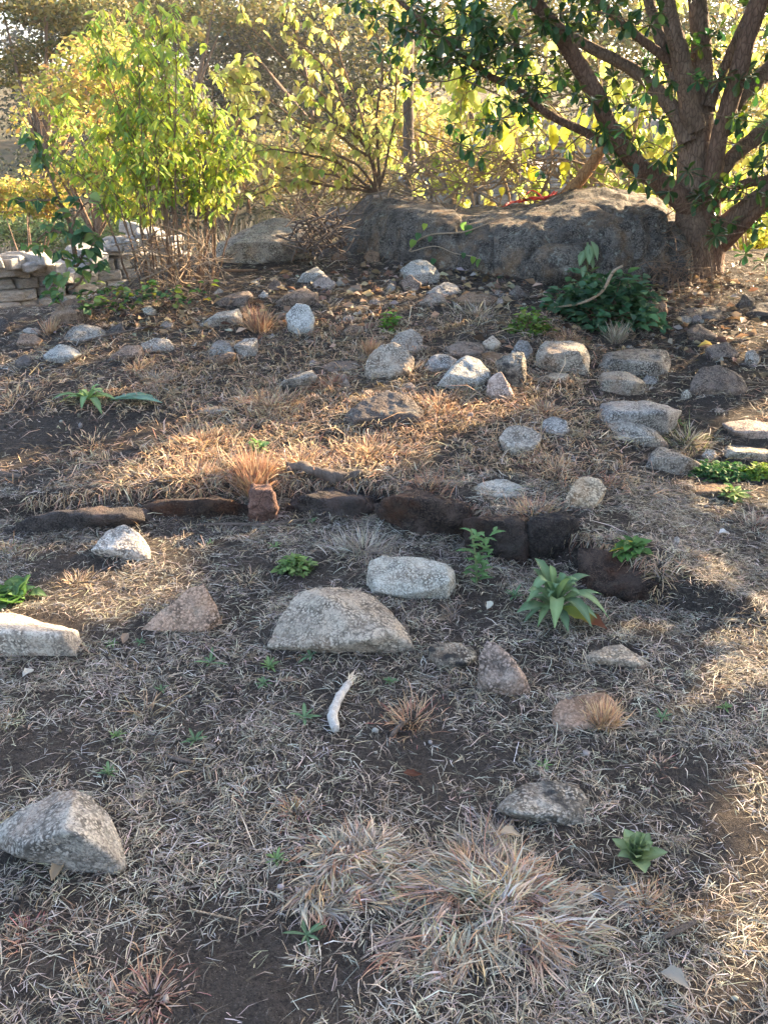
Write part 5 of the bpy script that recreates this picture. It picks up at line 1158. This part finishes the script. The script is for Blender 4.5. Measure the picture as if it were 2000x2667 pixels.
# the two big flattened tussocks in front
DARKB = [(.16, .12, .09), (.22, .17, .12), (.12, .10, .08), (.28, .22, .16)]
def tussock(label, crop, x, y, wpx, n, seedcols, tipcols, sx=1.0):
    """sprawling, flattened tussock: blades lie in locks that follow a swirling field"""
    b = GC(crop, x, y); k = CROPS[crop][2]/FPX*b[1]/ray(1000, S(crop, x, y)[1])[1]; R = wpx*k/2; a = Acc()
    nl = n//9; th = U(0, 6.283, nl); lob = 1+.32*np.sin(3*th+x)+.24*np.sin(5*th+y)+.12*np.sin(9*th); r = R*.86*np.sqrt(U(0, 1, nl))*lob
    cx = b[0]+r*np.cos(th)*sx; cy = b[1]+r*np.sin(th)*.8
    ct = np.stack([b[0]+R*U(-.55, .55, 9)*sx, b[1]+R*U(-.4, .4, 9)], -1); nn = np.argmin((cx[:, None]-ct[:, 0])**2+(cy[:, None]-ct[:, 1])**2, 1); out = np.arctan2(cy-ct[nn, 1]+.25*(cy-b[1]), cx-ct[nn, 0]+.25*(cx-b[0]))
    hd = np.where(U(0, 1, nl) < .5, 5.0*noise2(cx, cy, 3.5, 53, 2)+x, out + 1.5*noise2(cx, cy, 7.0, 51, 2)) + rng.normal(0, .35, nl); el0 = np.clip(rng.normal(.16, .2, nl) + .25*(r < R*.25), -.03, 1.0)
    L0 = R*U(.16, .46, nl); pick = noise2(cx, cy, 5.0, 57, 2)*.5+.5; rep = lambda v: np.repeat(v, 9)
    px_, py_ = rep(cx)+rng.normal(0, .009, nl*9), rep(cy)+rng.normal(0, .009, nl*9); m = nl*9
    q = np.clip(rep(r)/R, 0, 1); P = np.stack([px_, py_, H(px_, py_)+.004+.05*(1-q)*U(0, 1, m)], -1)
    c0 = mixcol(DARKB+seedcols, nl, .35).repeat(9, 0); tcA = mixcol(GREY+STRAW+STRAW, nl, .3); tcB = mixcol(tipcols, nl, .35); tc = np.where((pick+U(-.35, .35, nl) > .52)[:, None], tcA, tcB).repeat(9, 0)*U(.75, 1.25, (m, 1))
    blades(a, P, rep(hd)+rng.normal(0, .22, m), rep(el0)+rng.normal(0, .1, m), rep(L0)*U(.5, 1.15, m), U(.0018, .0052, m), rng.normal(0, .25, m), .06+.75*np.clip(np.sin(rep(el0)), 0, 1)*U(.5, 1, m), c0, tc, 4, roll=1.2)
    m = n//60; th = U(0, 6.28, m); P = np.stack([b[0]+R*.4*np.cos(th), b[1]+R*.3*np.sin(th), np.full(m, b[2])], -1)
    blades(a, P, th+U(-.9, .9, m), U(.1, .9, m), R*U(.5, 1.1, m), .0020, U(-.3, .3, m), U(.1, .5, m), mixcol(TAN, m), mixcol(REDS+GREY, m), 6)
    o = obj('grass_tussock', a.mesh('grass_tussock', M_STRAW, False, b), None, b); tag(o, label, 'grass tussock')
tussock('largest flattened grass tussock with reddish and pale blades at the bottom', 8, 480, 830, 900, 4300, GREY+GREY+TAN[:2]+STRAW, GREY+REDS[:4]+REDS[:2]+TAN)
tussock('second big grass tussock, left of the largest one', 7, 1560, 680, 660, 2500, GREY+GREY+TAN[:2], REDS[:4]+REDS[:2]+TAN+GREY)
TF = [
 (7, 650, 1215, 330, 260, GREY, REDS, 'red-tipped tuft beside the bare soil at the bottom left'), (7, 110, 945, 230, 130, GREY, REDS[:1]+REDS[4:], 'small crimson tuft near the lower left edge'),
 (7, 1275, 420, 190, 220, GRN+GREY, REDS, 'reddish-green tuft above the second big tussock'), (7, 1325, 1050, 150, 90, STRAW, STRAW, 'pale straw tuft under the largest rosette weed'),
 (7, 745, 760, 150, 80, STRAW, STRAW, 'thin straw seed-head tuft right of the wedge-shaped rock'), (7, 430, 990, 190, 110, STRAW, STRAW, 'bleached straw tuft at the lower left'),
 (8, 1130, 815, 300, 180, TAN, TAN+REDS[:2], 'reddish straw tuft in front of the young broad-leaved plant'), (6, 940, 1310, 230, 330, STRAW+TAN, TAN, 'golden upright tuft leaning on the low pinkish rock'),
 (8, 1185, 215, 150, 120, GREY, REDS+TAN, 'small pinkish tuft right of the black-crusted rock'), (6, 120, 1290, 300, 260, TAN, REDS+TAN, 'sweeping reddish tuft right of the white stick'),
 (6, 640, 400, 270, 520, TAN+GRN[:1], REDS+TAN, 'red bristly tuft overhanging the kerb stones'), (6, 180, 300, 270, 420, TAN, REDS[:3], 'red-brown tuft on top of the middle kerb stone'),
 (6, 745, 210, 270, 480, TAN+GREY, REDS[:3]+TAN, 'wide red-brown tuft above the kerb'), (6, 975, 265, 130, 160, TAN, REDS, 'red tuft behind the blocky pale stone'),
 (6, 1190, 640, 190, 260, GRN+GREY, TAN, 'brown-green tuft at the right end of the kerb'), (6, 1600, 445, 230, 260, GREY, REDS[:2]+STRAW, 'pale overhanging tuft at the right edge'),
 (6, 1320, 560, 120, 130, STRAW, TAN, 'sunlit straw tuft right of the kerb end'), (6, 1475, 680, 130, 140, GRN+STRAW, STRAW, 'olive tuft near the right edge below the kerb end'),
 (4, 1310, 1085, 250, 360, GRN+STRAW, STRAW+GRN, 'grey-green tuft between the flat-faced block and the creeping mat'), (5, 1570, 555, 290, 380, GREY+STRAW, GREY, 'pale bristly tuft in front of the middle kerb stones'),
 (5, 960, 485, 130, 110, GREY, GREY+STRAW, 'small pale tuft in front of the left kerb stone'), (5, 1060, 690, 190, 120, STRAW, STRAW+TAN, 'flat golden straw clump behind the triangular rock'),
 (5, 330, 690, 190, 150, STRAW+GRN[1:2], TAN, 'yellow straw clump in front of the rounded dome rock'), (5, 450, 780, 90, 90, STRAW, TAN, 'little orange straw tuft left of the triangular rock'),
 (5, 30, 555, 170, 160, GRN+TAN, REDS+GRN, 'green and red tuft at the left edge below the kerb'), (5, 370, 1150, 70, 60, STRAW+GRN, TAN, 'yellowish sprout in front of the thick pale slab'), (5, 1130, 1025, 60, 40, GRN+TAN, GRN+TAN, 'yellow-green grass sprout left of the double rosette'),
 (5, 10, 1290, 160, 90, GRN+TAN, TAN+GRN, 'golden-green grass at the left edge above the wedge-shaped rock'),
 (4, 400, 530, 230, 260, STRAW, STRAW+GREY, 'straw sunburst tuft on the flat brownish stone'), (4, 1000, 645, 170, 190, STRAW, STRAW, 'upright straw tuft in front of the dark green bush'),
 (4, 800, 640, 170, 260, TAN, REDS[:3]+TAN, 'brown tuft at the lower left of the dark green bush'), (4, 370, 865, 160, 240, GRN+STRAW, STRAW, 'green-straw tuft against the whitish pyramid stone'),
 (4, 120, 780, 200, 180, STRAW, TAN+STRAW, 'straw tuft at the right of the egg-shaped rock'), (4, 640, 865, 110, 130, GRN+STRAW, STRAW, 'short tuft below the squarish block'), (4, 1100, 870, 130, 90, TAN+GRN, STRAW, 'thin tuft beside the grey sloping block'),
 (4, 1160, 300, 160, 40, GRN+STRAW, STRAW, 'wispy tall grass stalks against the right end of the boulder'), (4, 240, 930, 280, 420, TAN, REDS[:3]+TAN, 'red-brown grass cushion below the pyramid stone'), (4, 700, 950, 220, 260, TAN+GREY, REDS[:3]+TAN, 'brown tuft behind the small dome stone'),
 (3, 690, 825, 180, 240, GREY+STRAW, GREY, 'pale grey tuft above the bright long-leaved plant'), (3, 1410, 495, 130, 150, STRAW, GREY, 'pale tuft at the brown flat-topped stone'), (3, 1120, 600, 190, 260, TAN, REDS[:3]+TAN, 'brown tuft between tilted slab and upright pale stone'),
 (3, 1600, 700, 140, 200, TAN, TAN+REDS[:2], 'brown upright tuft above the egg-shaped rock'), (3, 1180, 925, 290, 560, TAN, TAN+REDS[:2], 'sunlit orange tuft below the thin tilted slab'), (3, 1430, 830, 190, 240, TAN, REDS, 'red tuft left of the egg-shaped rock'),
 (3, 870, 1080, 300, 560, TAN, TAN+REDS[1:2], 'broad sunlit orange tuft on the left'), (3, 1600, 1130, 290, 620, TAN, TAN+REDS[:2], 'glowing orange tuft in front of the dark dome rock'), (3, 600, 760, 150, 140, TAN, TAN+REDS[:1], 'thin brown tuft in front of the brown wedge stone'),
 (3, 1300, 1170, 260, 520, TAN, TAN+REDS[1:2], 'sunlit grass cushion behind the dark driftwood log'), (3, 860, 1265, 330, 620, TAN, TAN+REDS[1:2], 'long sunlit grass cushion above the left kerb stones'), (3, 220, 610, 130, 90, TAN, REDS[:2]+TAN, 'dry brown stalks in front of the two-toned rock'),
 (3, 1100, 1290, 240, 420, TAN, REDS[1:4]+TAN, 'reddish grass cushion left of the upright reddish stone'), (3, 60, 900, 220, 200, STRAW, TAN, 'sunlit straw tuft near the left edge'), (3, 400, 1080, 220, 160, STRAW, TAN+STRAW, 'dry straw clump left of the sunlit grass'),
]
SUN_GOLD = [(.68, .50, .30), (.74, .58, .36), (.60, .40, .22), (.66, .44, .26)]  # paler gold puts the sun's brightness into the blade colour of sunlit tufts
for c, x, y, wp, n, bc, tc_, lb in TF:
    tall = 'upright' in lb or 'wispy' in lb or 'stalks' in lb
    far = c in (3, 4)
    cush = 'sunlit' in lb or 'cushion' in lb or 'glowing' in lb or 'wide' in lb
    if 'sunlit' in lb or 'glowing' in lb: bc, tc_ = SUN_GOLD, SUN_GOLD+REDS[1:4]
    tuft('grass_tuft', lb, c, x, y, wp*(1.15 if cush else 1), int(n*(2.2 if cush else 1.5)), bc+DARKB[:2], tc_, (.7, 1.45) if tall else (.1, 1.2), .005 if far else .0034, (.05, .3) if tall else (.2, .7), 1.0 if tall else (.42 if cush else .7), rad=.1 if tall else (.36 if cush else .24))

# ground litter: short dead blades lying every way; reddish grass mat on the slope
def bare(x, y):
    """0 on bare soil patches, 1 elsewhere"""
    m = np.ones_like(x)
    for c, px, py, rx, ry in BARE:
        g = GC(c, px, py); m = m*(1-.78*np.exp(-(((x-g[0])/rx)**2+((y-g[1])/ry)**2)**2))
    return m
BARE = [(7, 1000, 960, .24, .13), (7, 1100, 1230, .28, .12), (8, 230, 170, .26, .16), (5, 1020, 830, .14, .14), (3, 480, 1040, .45, .3), (3, 150, 1060, .35, .3), (5, 300, 620, .2, .2), (7, 130, 150, .25, .14), (5, 1420, 640, .2, .15), (6, 330, 790, .14, .12), (7, 130, 1060, .1, .1), (8, 1500, 480, .12, .2), (5, 1230, 1180, .2, .1), (6, 960, 420, .12, .1)]
def visible_xy(n, ylo, yhi):
    """points over the ground in view, thinning out for 1.3 m beyond it on either side"""
    y = U(ylo, yhi, n); hw = .25 + .50*np.sqrt(y*y+1.3); mx = hw.max()
    x = U(-1, 1, n)*mx; k = np.abs(x) < hw
    m = int(n*.3*1.3/mx); y2 = U(ylo, yhi, m); x2 = np.sign(U(-1, 1, m))*(.25+.5*np.sqrt(y2*y2+1.3)+U(0, 1.3, m))
    return np.append(x[k], x2), np.append(y[k], y2)
def keep_off(x, y):
    k = np.ones(len(x), bool)
    for fx, fy, rx, ry in ROCKFOOT: k &= ((x-fx)/(rx*.85+1e-3))**2 + ((y-fy)/(ry*.8+1e-3))**2 > 1
    return k
def redmap(x, y):
    """where the reddish-tan sward grows (1) rather than grey litter (0)"""
    m = sstep(3.55, 3.9, y-(x > 1.2)*.0)*(1-sstep(5.6, 6.2, y)) * sstep(-2.6, -1.0, x+.25*noise2(x, y, 1.1, 12)) * (1-sstep(.9, 1.7, x+.2*noise2(x, y, 1.3, 14)))
    return np.clip(m*(.75+.6*noise2(x, y, 1.7, 15)), 0, 1)
def litter(name, label, n, ylo, yhi, L, Wd, cols, tips, clump_, elev, densf, drop=.25):
    x, y = visible_xy(n, ylo, yhi); d = densf(x, y)*bare(x, y)*np.clip(.68+.6*noise2(x, y, 3.2, 31), .12, 1)
    k = (U(0, 1, len(x)) < d) & keep_off(x, y) & (y < 5.8 + 2.4*sstep(-2.3, -1.0, x) + .5); x, y = x[k], y[k]
    m = clump_; cx = np.repeat(x, m) + rng.normal(0, .012, len(x)*m); cy = np.repeat(y, m) + rng.normal(0, .012, len(x)*m)
    N = len(cx); P = np.stack([cx, cy, HB(cx, cy) + U(.0, .012, N)], -1); a = Acc()
    cb = mixcol(cols, len(x), .3).repeat(m, 0)*U(.8, 1.2, (N, 1)); ct = mixcol(tips, len(x), .3).repeat(m, 0)*U(.8, 1.2, (N, 1))
    dk = np.repeat(np.clip(rng.normal(.8, .28, len(x)), .2, 1.25), m)[:, None]; el = U(elev[0], elev[1], N); l = L*np.exp(rng.normal(-.25, .5, N))
    blades(a, P, U(0, 2*np.pi, N), el, l, Wd*U(.55, 1.3, N), rng.normal(0, .3, N), drop*U(.3, 1, N)+.6*np.sin(el), cb*dk, ct*dk, 2, roll=.7)
    o = obj(name, a.mesh(name, M_STRAW)); tag(o, label, 'grass', None, 'stuff'); print(name, N); return o
litter('dry_grass_litter', 'bleached dead grass lying over the dark soil in front', 55000, 1.0, 3.9, .040, .0021, GREY+STRAW, GREY+STRAW, 5, (-.05, .55), lambda x, y: 1-.8*redmap(x, y))
litter('dry_grass_litter', 'dead grass and stalks lying over the mound', 24000, 3.6, 8.2, .065, .0042, STRAW+TAN+GREY, STRAW+TAN+GREY, 4, (-.05, .6), lambda x, y: (1-.6*redmap(x, y))*(1-.5*sstep(6, 7, y)))
litter('reddish_grass', 'short reddish-tan grass covering the slope behind the kerb', 28000, 3.5, 6.4, .075, .0042, TAN+STRAW, REDS[1:4]+TAN+SUN_GOLD, 5, (.3, 1.3), lambda x, y: redmap(x, y), .15)
x, y = visible_xy(116000, 1.0, 7.4); k = (U(0, 1, len(x)) < np.clip(.7+.5*noise2(x, y, 2.1, 33), .2, 1)*(.6+.4*bare(x, y))) & (y < 6.2+2*sstep(-2.3, -1, x)); x, y = x[k], y[k]; N = len(x)
a = Acc(); blades(a, np.stack([x, y, HB(x, y)+U(.001, .012, N)], -1), U(0, 6.28, N), U(-.1, .4, N), U(.010, .034, N)*(1+.15*(y-2)), U(.0012, .003, N)*(1+.12*(y-2)), rng.normal(0, .5, N), .15, mixcol([(.10, .08, .065), (.17, .14, .11), (.26, .22, .18), (.06, .05, .042), (.36, .31, .25)], N, .3), mixcol([(.12, .10, .08), (.24, .20, .16), (.38, .33, .27)], N, .3), 1)
o = obj('grass_chaff', a.mesh('grass_chaff', M_STRAW)); tag(o, 'fine grey-brown chaff trodden into the soil', 'litter', None, 'stuff')
a = Acc()
for fx, fy, rx, ry in ROCKFOOT[:NEAR_STONES]:
    n = int(30+260*rx); th = U(math.pi*.95, math.pi*2.05, n); q = U(.98, 1.3, n); x, y = fx+rx*q*np.cos(th), fy+ry*q*np.sin(th)
    blades(a, np.stack([x, y, HB(x, y)-.003], -1), U(0, 6.28, n), np.abs(rng.normal(.25, .4, n)), U(.025, .085, n), U(.0018, .0036, n)*(1+.1*fy), rng.normal(0, .35, n), U(.2, .6, n), mixcol(STRAW+GREY+DARKB, n, .3), mixcol(STRAW+GREY+TAN, n, .3), 3)
n = 4200; x = U(-1.6, 1.05, n); y = ring_y(x)+U(.04, .16, n)
blades(a, np.stack([x, y, H(x, y)-.004], -1), -math.pi/2+rng.normal(0, .8, n), U(.0, .7, n), U(.04, .11, n), U(.002, .0042, n), rng.normal(0, .3, n), U(.3, .9, n), mixcol(STRAW+TAN+DARKB, n, .3), mixcol(TAN+REDS[:3]+STRAW, n, .3), 3)
o = obj('drifted_straw', a.mesh('drifted_straw', M_STRAW)); tag(o, 'loose straw drifted against the stones and over the lip of the bank', 'grass', None, 'stuff')
# short rooted tufts all over the trodden turf
x, y = visible_xy(2300, 1.0, 5.6); k = keep_off(x, y) & (U(0, 1, len(x)) < bare(x, y)); x, y = x[k], y[k]; m = 15; N = len(x)*m
cx = np.repeat(x, m)+rng.normal(0, .010, N); cy = np.repeat(y, m)+rng.normal(0, .010, N); sz = np.repeat(np.exp(rng.normal(-.1, .4, len(x))), m)
dk = np.repeat(np.clip(rng.normal(.95, .3, len(x)), .4, 1.4), m)[:, None]; hb = np.repeat(U(0, 6.28, len(x)), m)
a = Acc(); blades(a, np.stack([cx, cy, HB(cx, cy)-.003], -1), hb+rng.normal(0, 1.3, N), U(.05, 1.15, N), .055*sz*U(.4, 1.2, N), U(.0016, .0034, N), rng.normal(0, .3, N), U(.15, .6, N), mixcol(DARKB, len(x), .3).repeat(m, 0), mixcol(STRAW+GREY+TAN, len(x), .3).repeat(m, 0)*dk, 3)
o = obj('turf_tufts', a.mesh('turf_tufts', M_STRAW)); tag(o, 'short dead turf rooted in the trodden soil', 'grass', None, 'stuff')
# dry grass in the valley behind
y = U(10, 34, 9000); x = U(-1, 1, 9000)*(.6*y+1); k = (noise2(x, y, .5, 41) > -.3); x, y = x[k], y[k]; N = len(x)
a = Acc(); blades(a, np.stack([x, y, H(x, y)-.02], -1), U(0, 6.28, N), U(1.0, 1.5, N), U(.25, .7, N), .022, U(-.2, .2, N), U(.05, .4, N), mixcol(STRAW+GRN, N), mixcol(TAN+STRAW, N), 2)
o = obj('valley_grass', a.mesh('valley_grass', M_STRAW)); tag(o, 'tall dry grass in the hollow behind the mound', 'grass', None, 'stuff')
# crumbs of bark, twiglets, pebbles and clods
x, y = visible_xy(5200, 1.0, 7.6); k = keep_off(x, y); x, y = x[k], y[k]; N = len(x)
a = Acc(); blades(a, np.stack([x, y, H(x, y)+.008], -1), U(0, 6.28, N), U(-.05, .12, N), U(.02, .14, N), U(.002, .006, N), U(-.2, .2, N), .05, mixcol([(.03, .025, .022), (.05, .04, .032), (.09, .07, .05)], N), mixcol([(.04, .03, .028), (.10, .08, .06)], N), 3)
o = obj('twig_litter', a.mesh('twig_litter', M_STRAW)); tag(o, 'dark bits of twig and bark scattered on the soil', 'litter', None, 'stuff')
x, y = visible_xy(2000, 1.0, 7.8); N = len(x); a = Acc(); V0, F0 = ico(1)
sz = (np.minimum(np.abs(rng.normal(0, .004, N))+.002, .011))*(1+.5*(y > 4)); ctr = np.stack([x, y, H(x, y)+sz*.3+.003], -1)
Vp = V0[None]*sz[:, None, None]*U(.6, 1.2, (N, 1, 3)) + ctr[:, None]
a.add(Vp.reshape(-1, 3), None, (F0[None]+(np.arange(N)*len(V0))[:, None, None]).reshape(-1, 3), np.repeat(mixcol([(.10, .08, .065), (.06, .05, .042), (.30, .27, .23), (.18, .14, .11)], N, .2), len(V0), 0))
o = obj('pebbles', a.mesh('pebbles', M_STRAW, True)); tag(o, 'pebbles and clods strewn over the soil', 'pebbles', None, 'stuff')
# fallen leaves on the upper slope and under the tree
a = Acc()
for c0, c1, r_, n in [((900, 740), (1300, 740), .55, 420), ((1500, 860), (1950, 860), .6, 420), ((350, 840), (950, 820), .35, 300), ((1600, 760), (1850, 740), .35, 260)]:
    A, B = G(*c0), G(*c1); t = U(-.1, 1.1, n)[:, None]; P = A+(B-A)*t + rng.normal(0, r_*.6, (n, 3)); P[:, 2] = H(P[:, 0], P[:, 1]) + U(.005, .03, n)
    D = rnd_dir(n, -.35, .5); scatter(a, 'small', P, frames(D, U(-1.2, 1.2, n)), U(.03, .09, n), mixcol([(.22, .14, .09), (.32, .22, .13), (.14, .09, .06), (.42, .32, .2), (.10, .07, .05), (.30, .27, .22)], n, .3))
o = obj('leaf_litter', a.mesh('leaf_litter', M_STRAW)); tag(o, 'brown fallen leaves on the upper slope and under the tree', 'leaves', None, 'stuff')

# ================================================================== STICKS AND SINGLE FALLEN LEAVES
def stick(name, label, crop, pts, rad, mat, h=.02, sides=10, rough=.12, cat='stick'):
    P = np.array([GC(crop, *q) + np.array([0, 0, h]) for q in pts]); a = Acc(); tube(a, P, rad, sides, 30, rough=rough, cap=True)
    o = obj(name, a.mesh(name, mat, True, P[0]), None, P[0]); tag(o, label, cat); return o
stick('white_stick', 'bleached white bent stick with a splintered end on the soil', 9, [(875, 1912), (868, 1885), (870, 1860), (885, 1825), (910, 1790)], [.012, .016, .0145, .0135, .011], M_WHITEWOOD, .016, 14, .22)
we = GC(9, 910, 1790) + np.array([0, 0, .02]); n = 26; a = Acc()
blades(a, np.tile(we, (n, 1)) + rng.normal(0, .006, (n, 3)), math.radians(62)+rng.normal(0, .35, n), U(0, .5, n), U(.02, .05, n), .004, 0, .1, mixcol([(.6, .52, .4), (.7, .66, .58)], n), mixcol([(.6, .5, .36)], n), 2)
obj('splinters', a.mesh('splinters', M_STRAW, False, np.array(bpy.data.objects['white_stick'].location)), bpy.data.objects['white_stick'])
stick('driftwood_log', 'dark gnarled log lying behind the kerb stones', 5, [(1240, 225), (1300, 222), (1370, 240), (1440, 262), (1500, 262), (1570, 235)], [.022, .034, .026, .034, .022, .010], M_GREYWOOD, .028, 16, .42, 'log')
stick('grey_twig', 'thin grey twig lying in front of the upright reddish stone', 5, [(850, 455), (1000, 450), (1150, 455), (1250, 440), (1345, 425)], [.006, .008, .009, .007, .004], M_GREYWOOD, .012, 8)
stick('grey_twig', 'flat grey splinter of wood on the soil in the lower left', 7, [(720, 192), (780, 210), (835, 222)], [.006, .008, .005], M_GREYWOOD, .01, 6)
stick('dark_twig', 'short charred twig beside the bare patch at the right', 8, [(1200, 985), (1270, 950), (1340, 912)], [.004, .008, .006], M_GREYWOOD, .012, 7)
stick('dark_twig', 'charred twig at the edge of the bare soil in the centre', 8, [(30, 110), (60, 75), (95, 45)], [.006, .009, .006], M_GREYWOOD, .012, 7)
stick('dark_twig', 'dark stick lying at the left edge above the kerb', 5, [(-30, 235), (40, 240), (100, 250)], [.016, .014, .01], M_GREYWOOD, .015, 8)
stick('straw_stalk', 'single pale straw lying across the bare soil', 7, [(825, 857), (920, 880), (1018, 902)], .0022, M_DRYTWIG, .01, 6, 0, 'stalk')
stick('fallen_branch', 'long thin branch lying near the oval stones on the left', 3, [(370, 665), (450, 645), (540, 625), (640, 605)], [.008, .009, .008, .005], M_GREYWOOD, .03, 8, .1, 'branch')
stick('fallen_branch', 'brown branch lying under the tall shrub stems', 3, [(950, 355), (1030, 358), (1115, 355)], [.01, .012, .009], M_TWIG, .03, 8, .1, 'branch')
P = [GC(4, 720, 520)+np.array([0, 0, .03]), AT(*S(4, 850, 480), 5.75), AT(*S(4, 940, 430), 5.8), AT(*S(4, 985, 350), 5.85), AT(*S(4, 1030, 318), 5.85)]
a = Acc(); tube(a, P, [.006, .007, .01, .011, .007], 8, 30, rough=.15, cap=True)
o = obj('fallen_branch', a.mesh('fallen_branch', M_DRYTWIG, True, P[0]), None, P[0]); tag(o, 'forked dry branch resting on the dark green bush', 'branch')
def dead_leaf(label, crop, x, y, size, col, tpl='ovate', h=.02):
    b = GC(crop, x, y) + np.array([0, 0, h]); a_ = U(0, 6.28); nt_, nc = 10, 7; V = []; T0 = TPL[tpl][0]; fold = U(1.2, 2.2)
    for t in np.linspace(0, 1, nt_):
        w_ = np.interp(t, np.linspace(0, 1, 5), T0[2::3, 0])*(1+.15*math.sin(t*19+x))
        for u in np.linspace(-1, 1, nc):
            an = u*fold; V.append((w_*math.sin(an)/max(fold, .5)*1.3, t + .03*math.sin(u*5+x), w_*(1-math.cos(an))/max(fold, .5)*1.2 + .10*math.sin(t*4+y)))
    V = np.array(V); ii = np.arange(nt_*nc).reshape(nt_, nc); Q = np.stack([ii[:-1, :-1], ii[:-1, 1:], ii[1:, 1:], ii[1:, :-1]], -1).reshape(-1, 4)
    R = np.array([[math.cos(a_), -math.sin(a_), 0], [math.sin(a_), math.cos(a_), 0], [0, 0, 1]])
    o = obj('fallen_leaf', mesh_np('fallen_leaf', (V @ R.T)*size, Q, None, np.tile(np.asarray(col), (len(V), 1)), M_STRAW, True), None, b); tag(o, label, 'leaf')
dead_leaf('curled cream dead leaf lying on the big tussock', 8, 500, 560, .055, (.45, .35, .24), h=.03)
dead_leaf('curled grey spotted dead leaf at the bottom right', 8, 1190, 1150, .06, (.30, .27, .22))
dead_leaf('white papery leaf on the soil near the right edge', 6, 1490, 495, .06, (.55, .56, .56))
dead_leaf('curled brown leaf in front of the young plant', 8, 965, 850, .06, (.22, .16, .11))
dead_leaf('tan dead leaf in front of the wedge-shaped rock', 7, 230, 740, .055, (.42, .31, .2))
dead_leaf('brown dead leaf beside the rosette near the thick slab', 5, 535, 972, .05, (.28, .2, .14))
dead_leaf('fallen yellow leaf standing beside the grey-brown flat stone', 4, 1350, 690, .09, (.55, .42, .12), h=.04)
dead_leaf('yellow leaf fallen in the dark green bush', 4, 835, 505, .08, (.5, .42, .1), h=.12)
dead_leaf('cream dead leaf on the slope near the brown flat-topped stone', 3, 1490, 465, .085, (.6, .5, .3), h=.03)
dead_leaf('pale chip-like leaf left of the woolly rosette plant', 6, 465, 800, .05, (.6, .58, .48))
dead_leaf('grey dead leaf at the foot of the thick pale slab', 5, 150, 1085, .06, (.5, .5, .47))
dead_leaf('reddish-brown shrivelled seed head on the bare soil', 8, 85, 285, .05, (.16, .07, .045), h=.02)
dead_leaf('yellow fallen leaf below the shrub clump', 3, 905, 490, .06, (.6, .42, .06), h=.03)

# ================================================================== HAZE
lo = (-360, -70, -6.0); hi = (360, 430, 26.0)
bm = bmesh.new(); bmesh.ops.create_cube(bm, size=1.0); me = bpy.data.meshes.new('haze'); bm.to_mesh(me); bm.free()
hz = obj('haze', me); hz.location = [(a+b)/2 for a, b in zip(lo, hi)]; hz.scale = [b-a for a, b in zip(lo, hi)]
m, t = new_mat('haze'); pv = nd(t, 'ShaderNodeVolumePrincipled'); pv.inputs['Density'].default_value = .0005; pv.inputs['Color'].default_value = (.9, .92, .95, 1); pv.inputs['Anisotropy'].default_value = .35
o_ = nd(t, 'ShaderNodeOutputMaterial'); t.links.new(pv.outputs[0], o_.inputs['Volume']); me.materials.append(m); tag(hz, 'thin evening haze filling the air over the valley', None, None, 'stuff')
tris = sum(len(p.vertices)-2 for me_ in bpy.data.meshes for p in me_.polygons) if False else sum(max(0, len(me_.loops)-2*len(me_.polygons)) for me_ in bpy.data.meshes)
print('TRIS', tris)
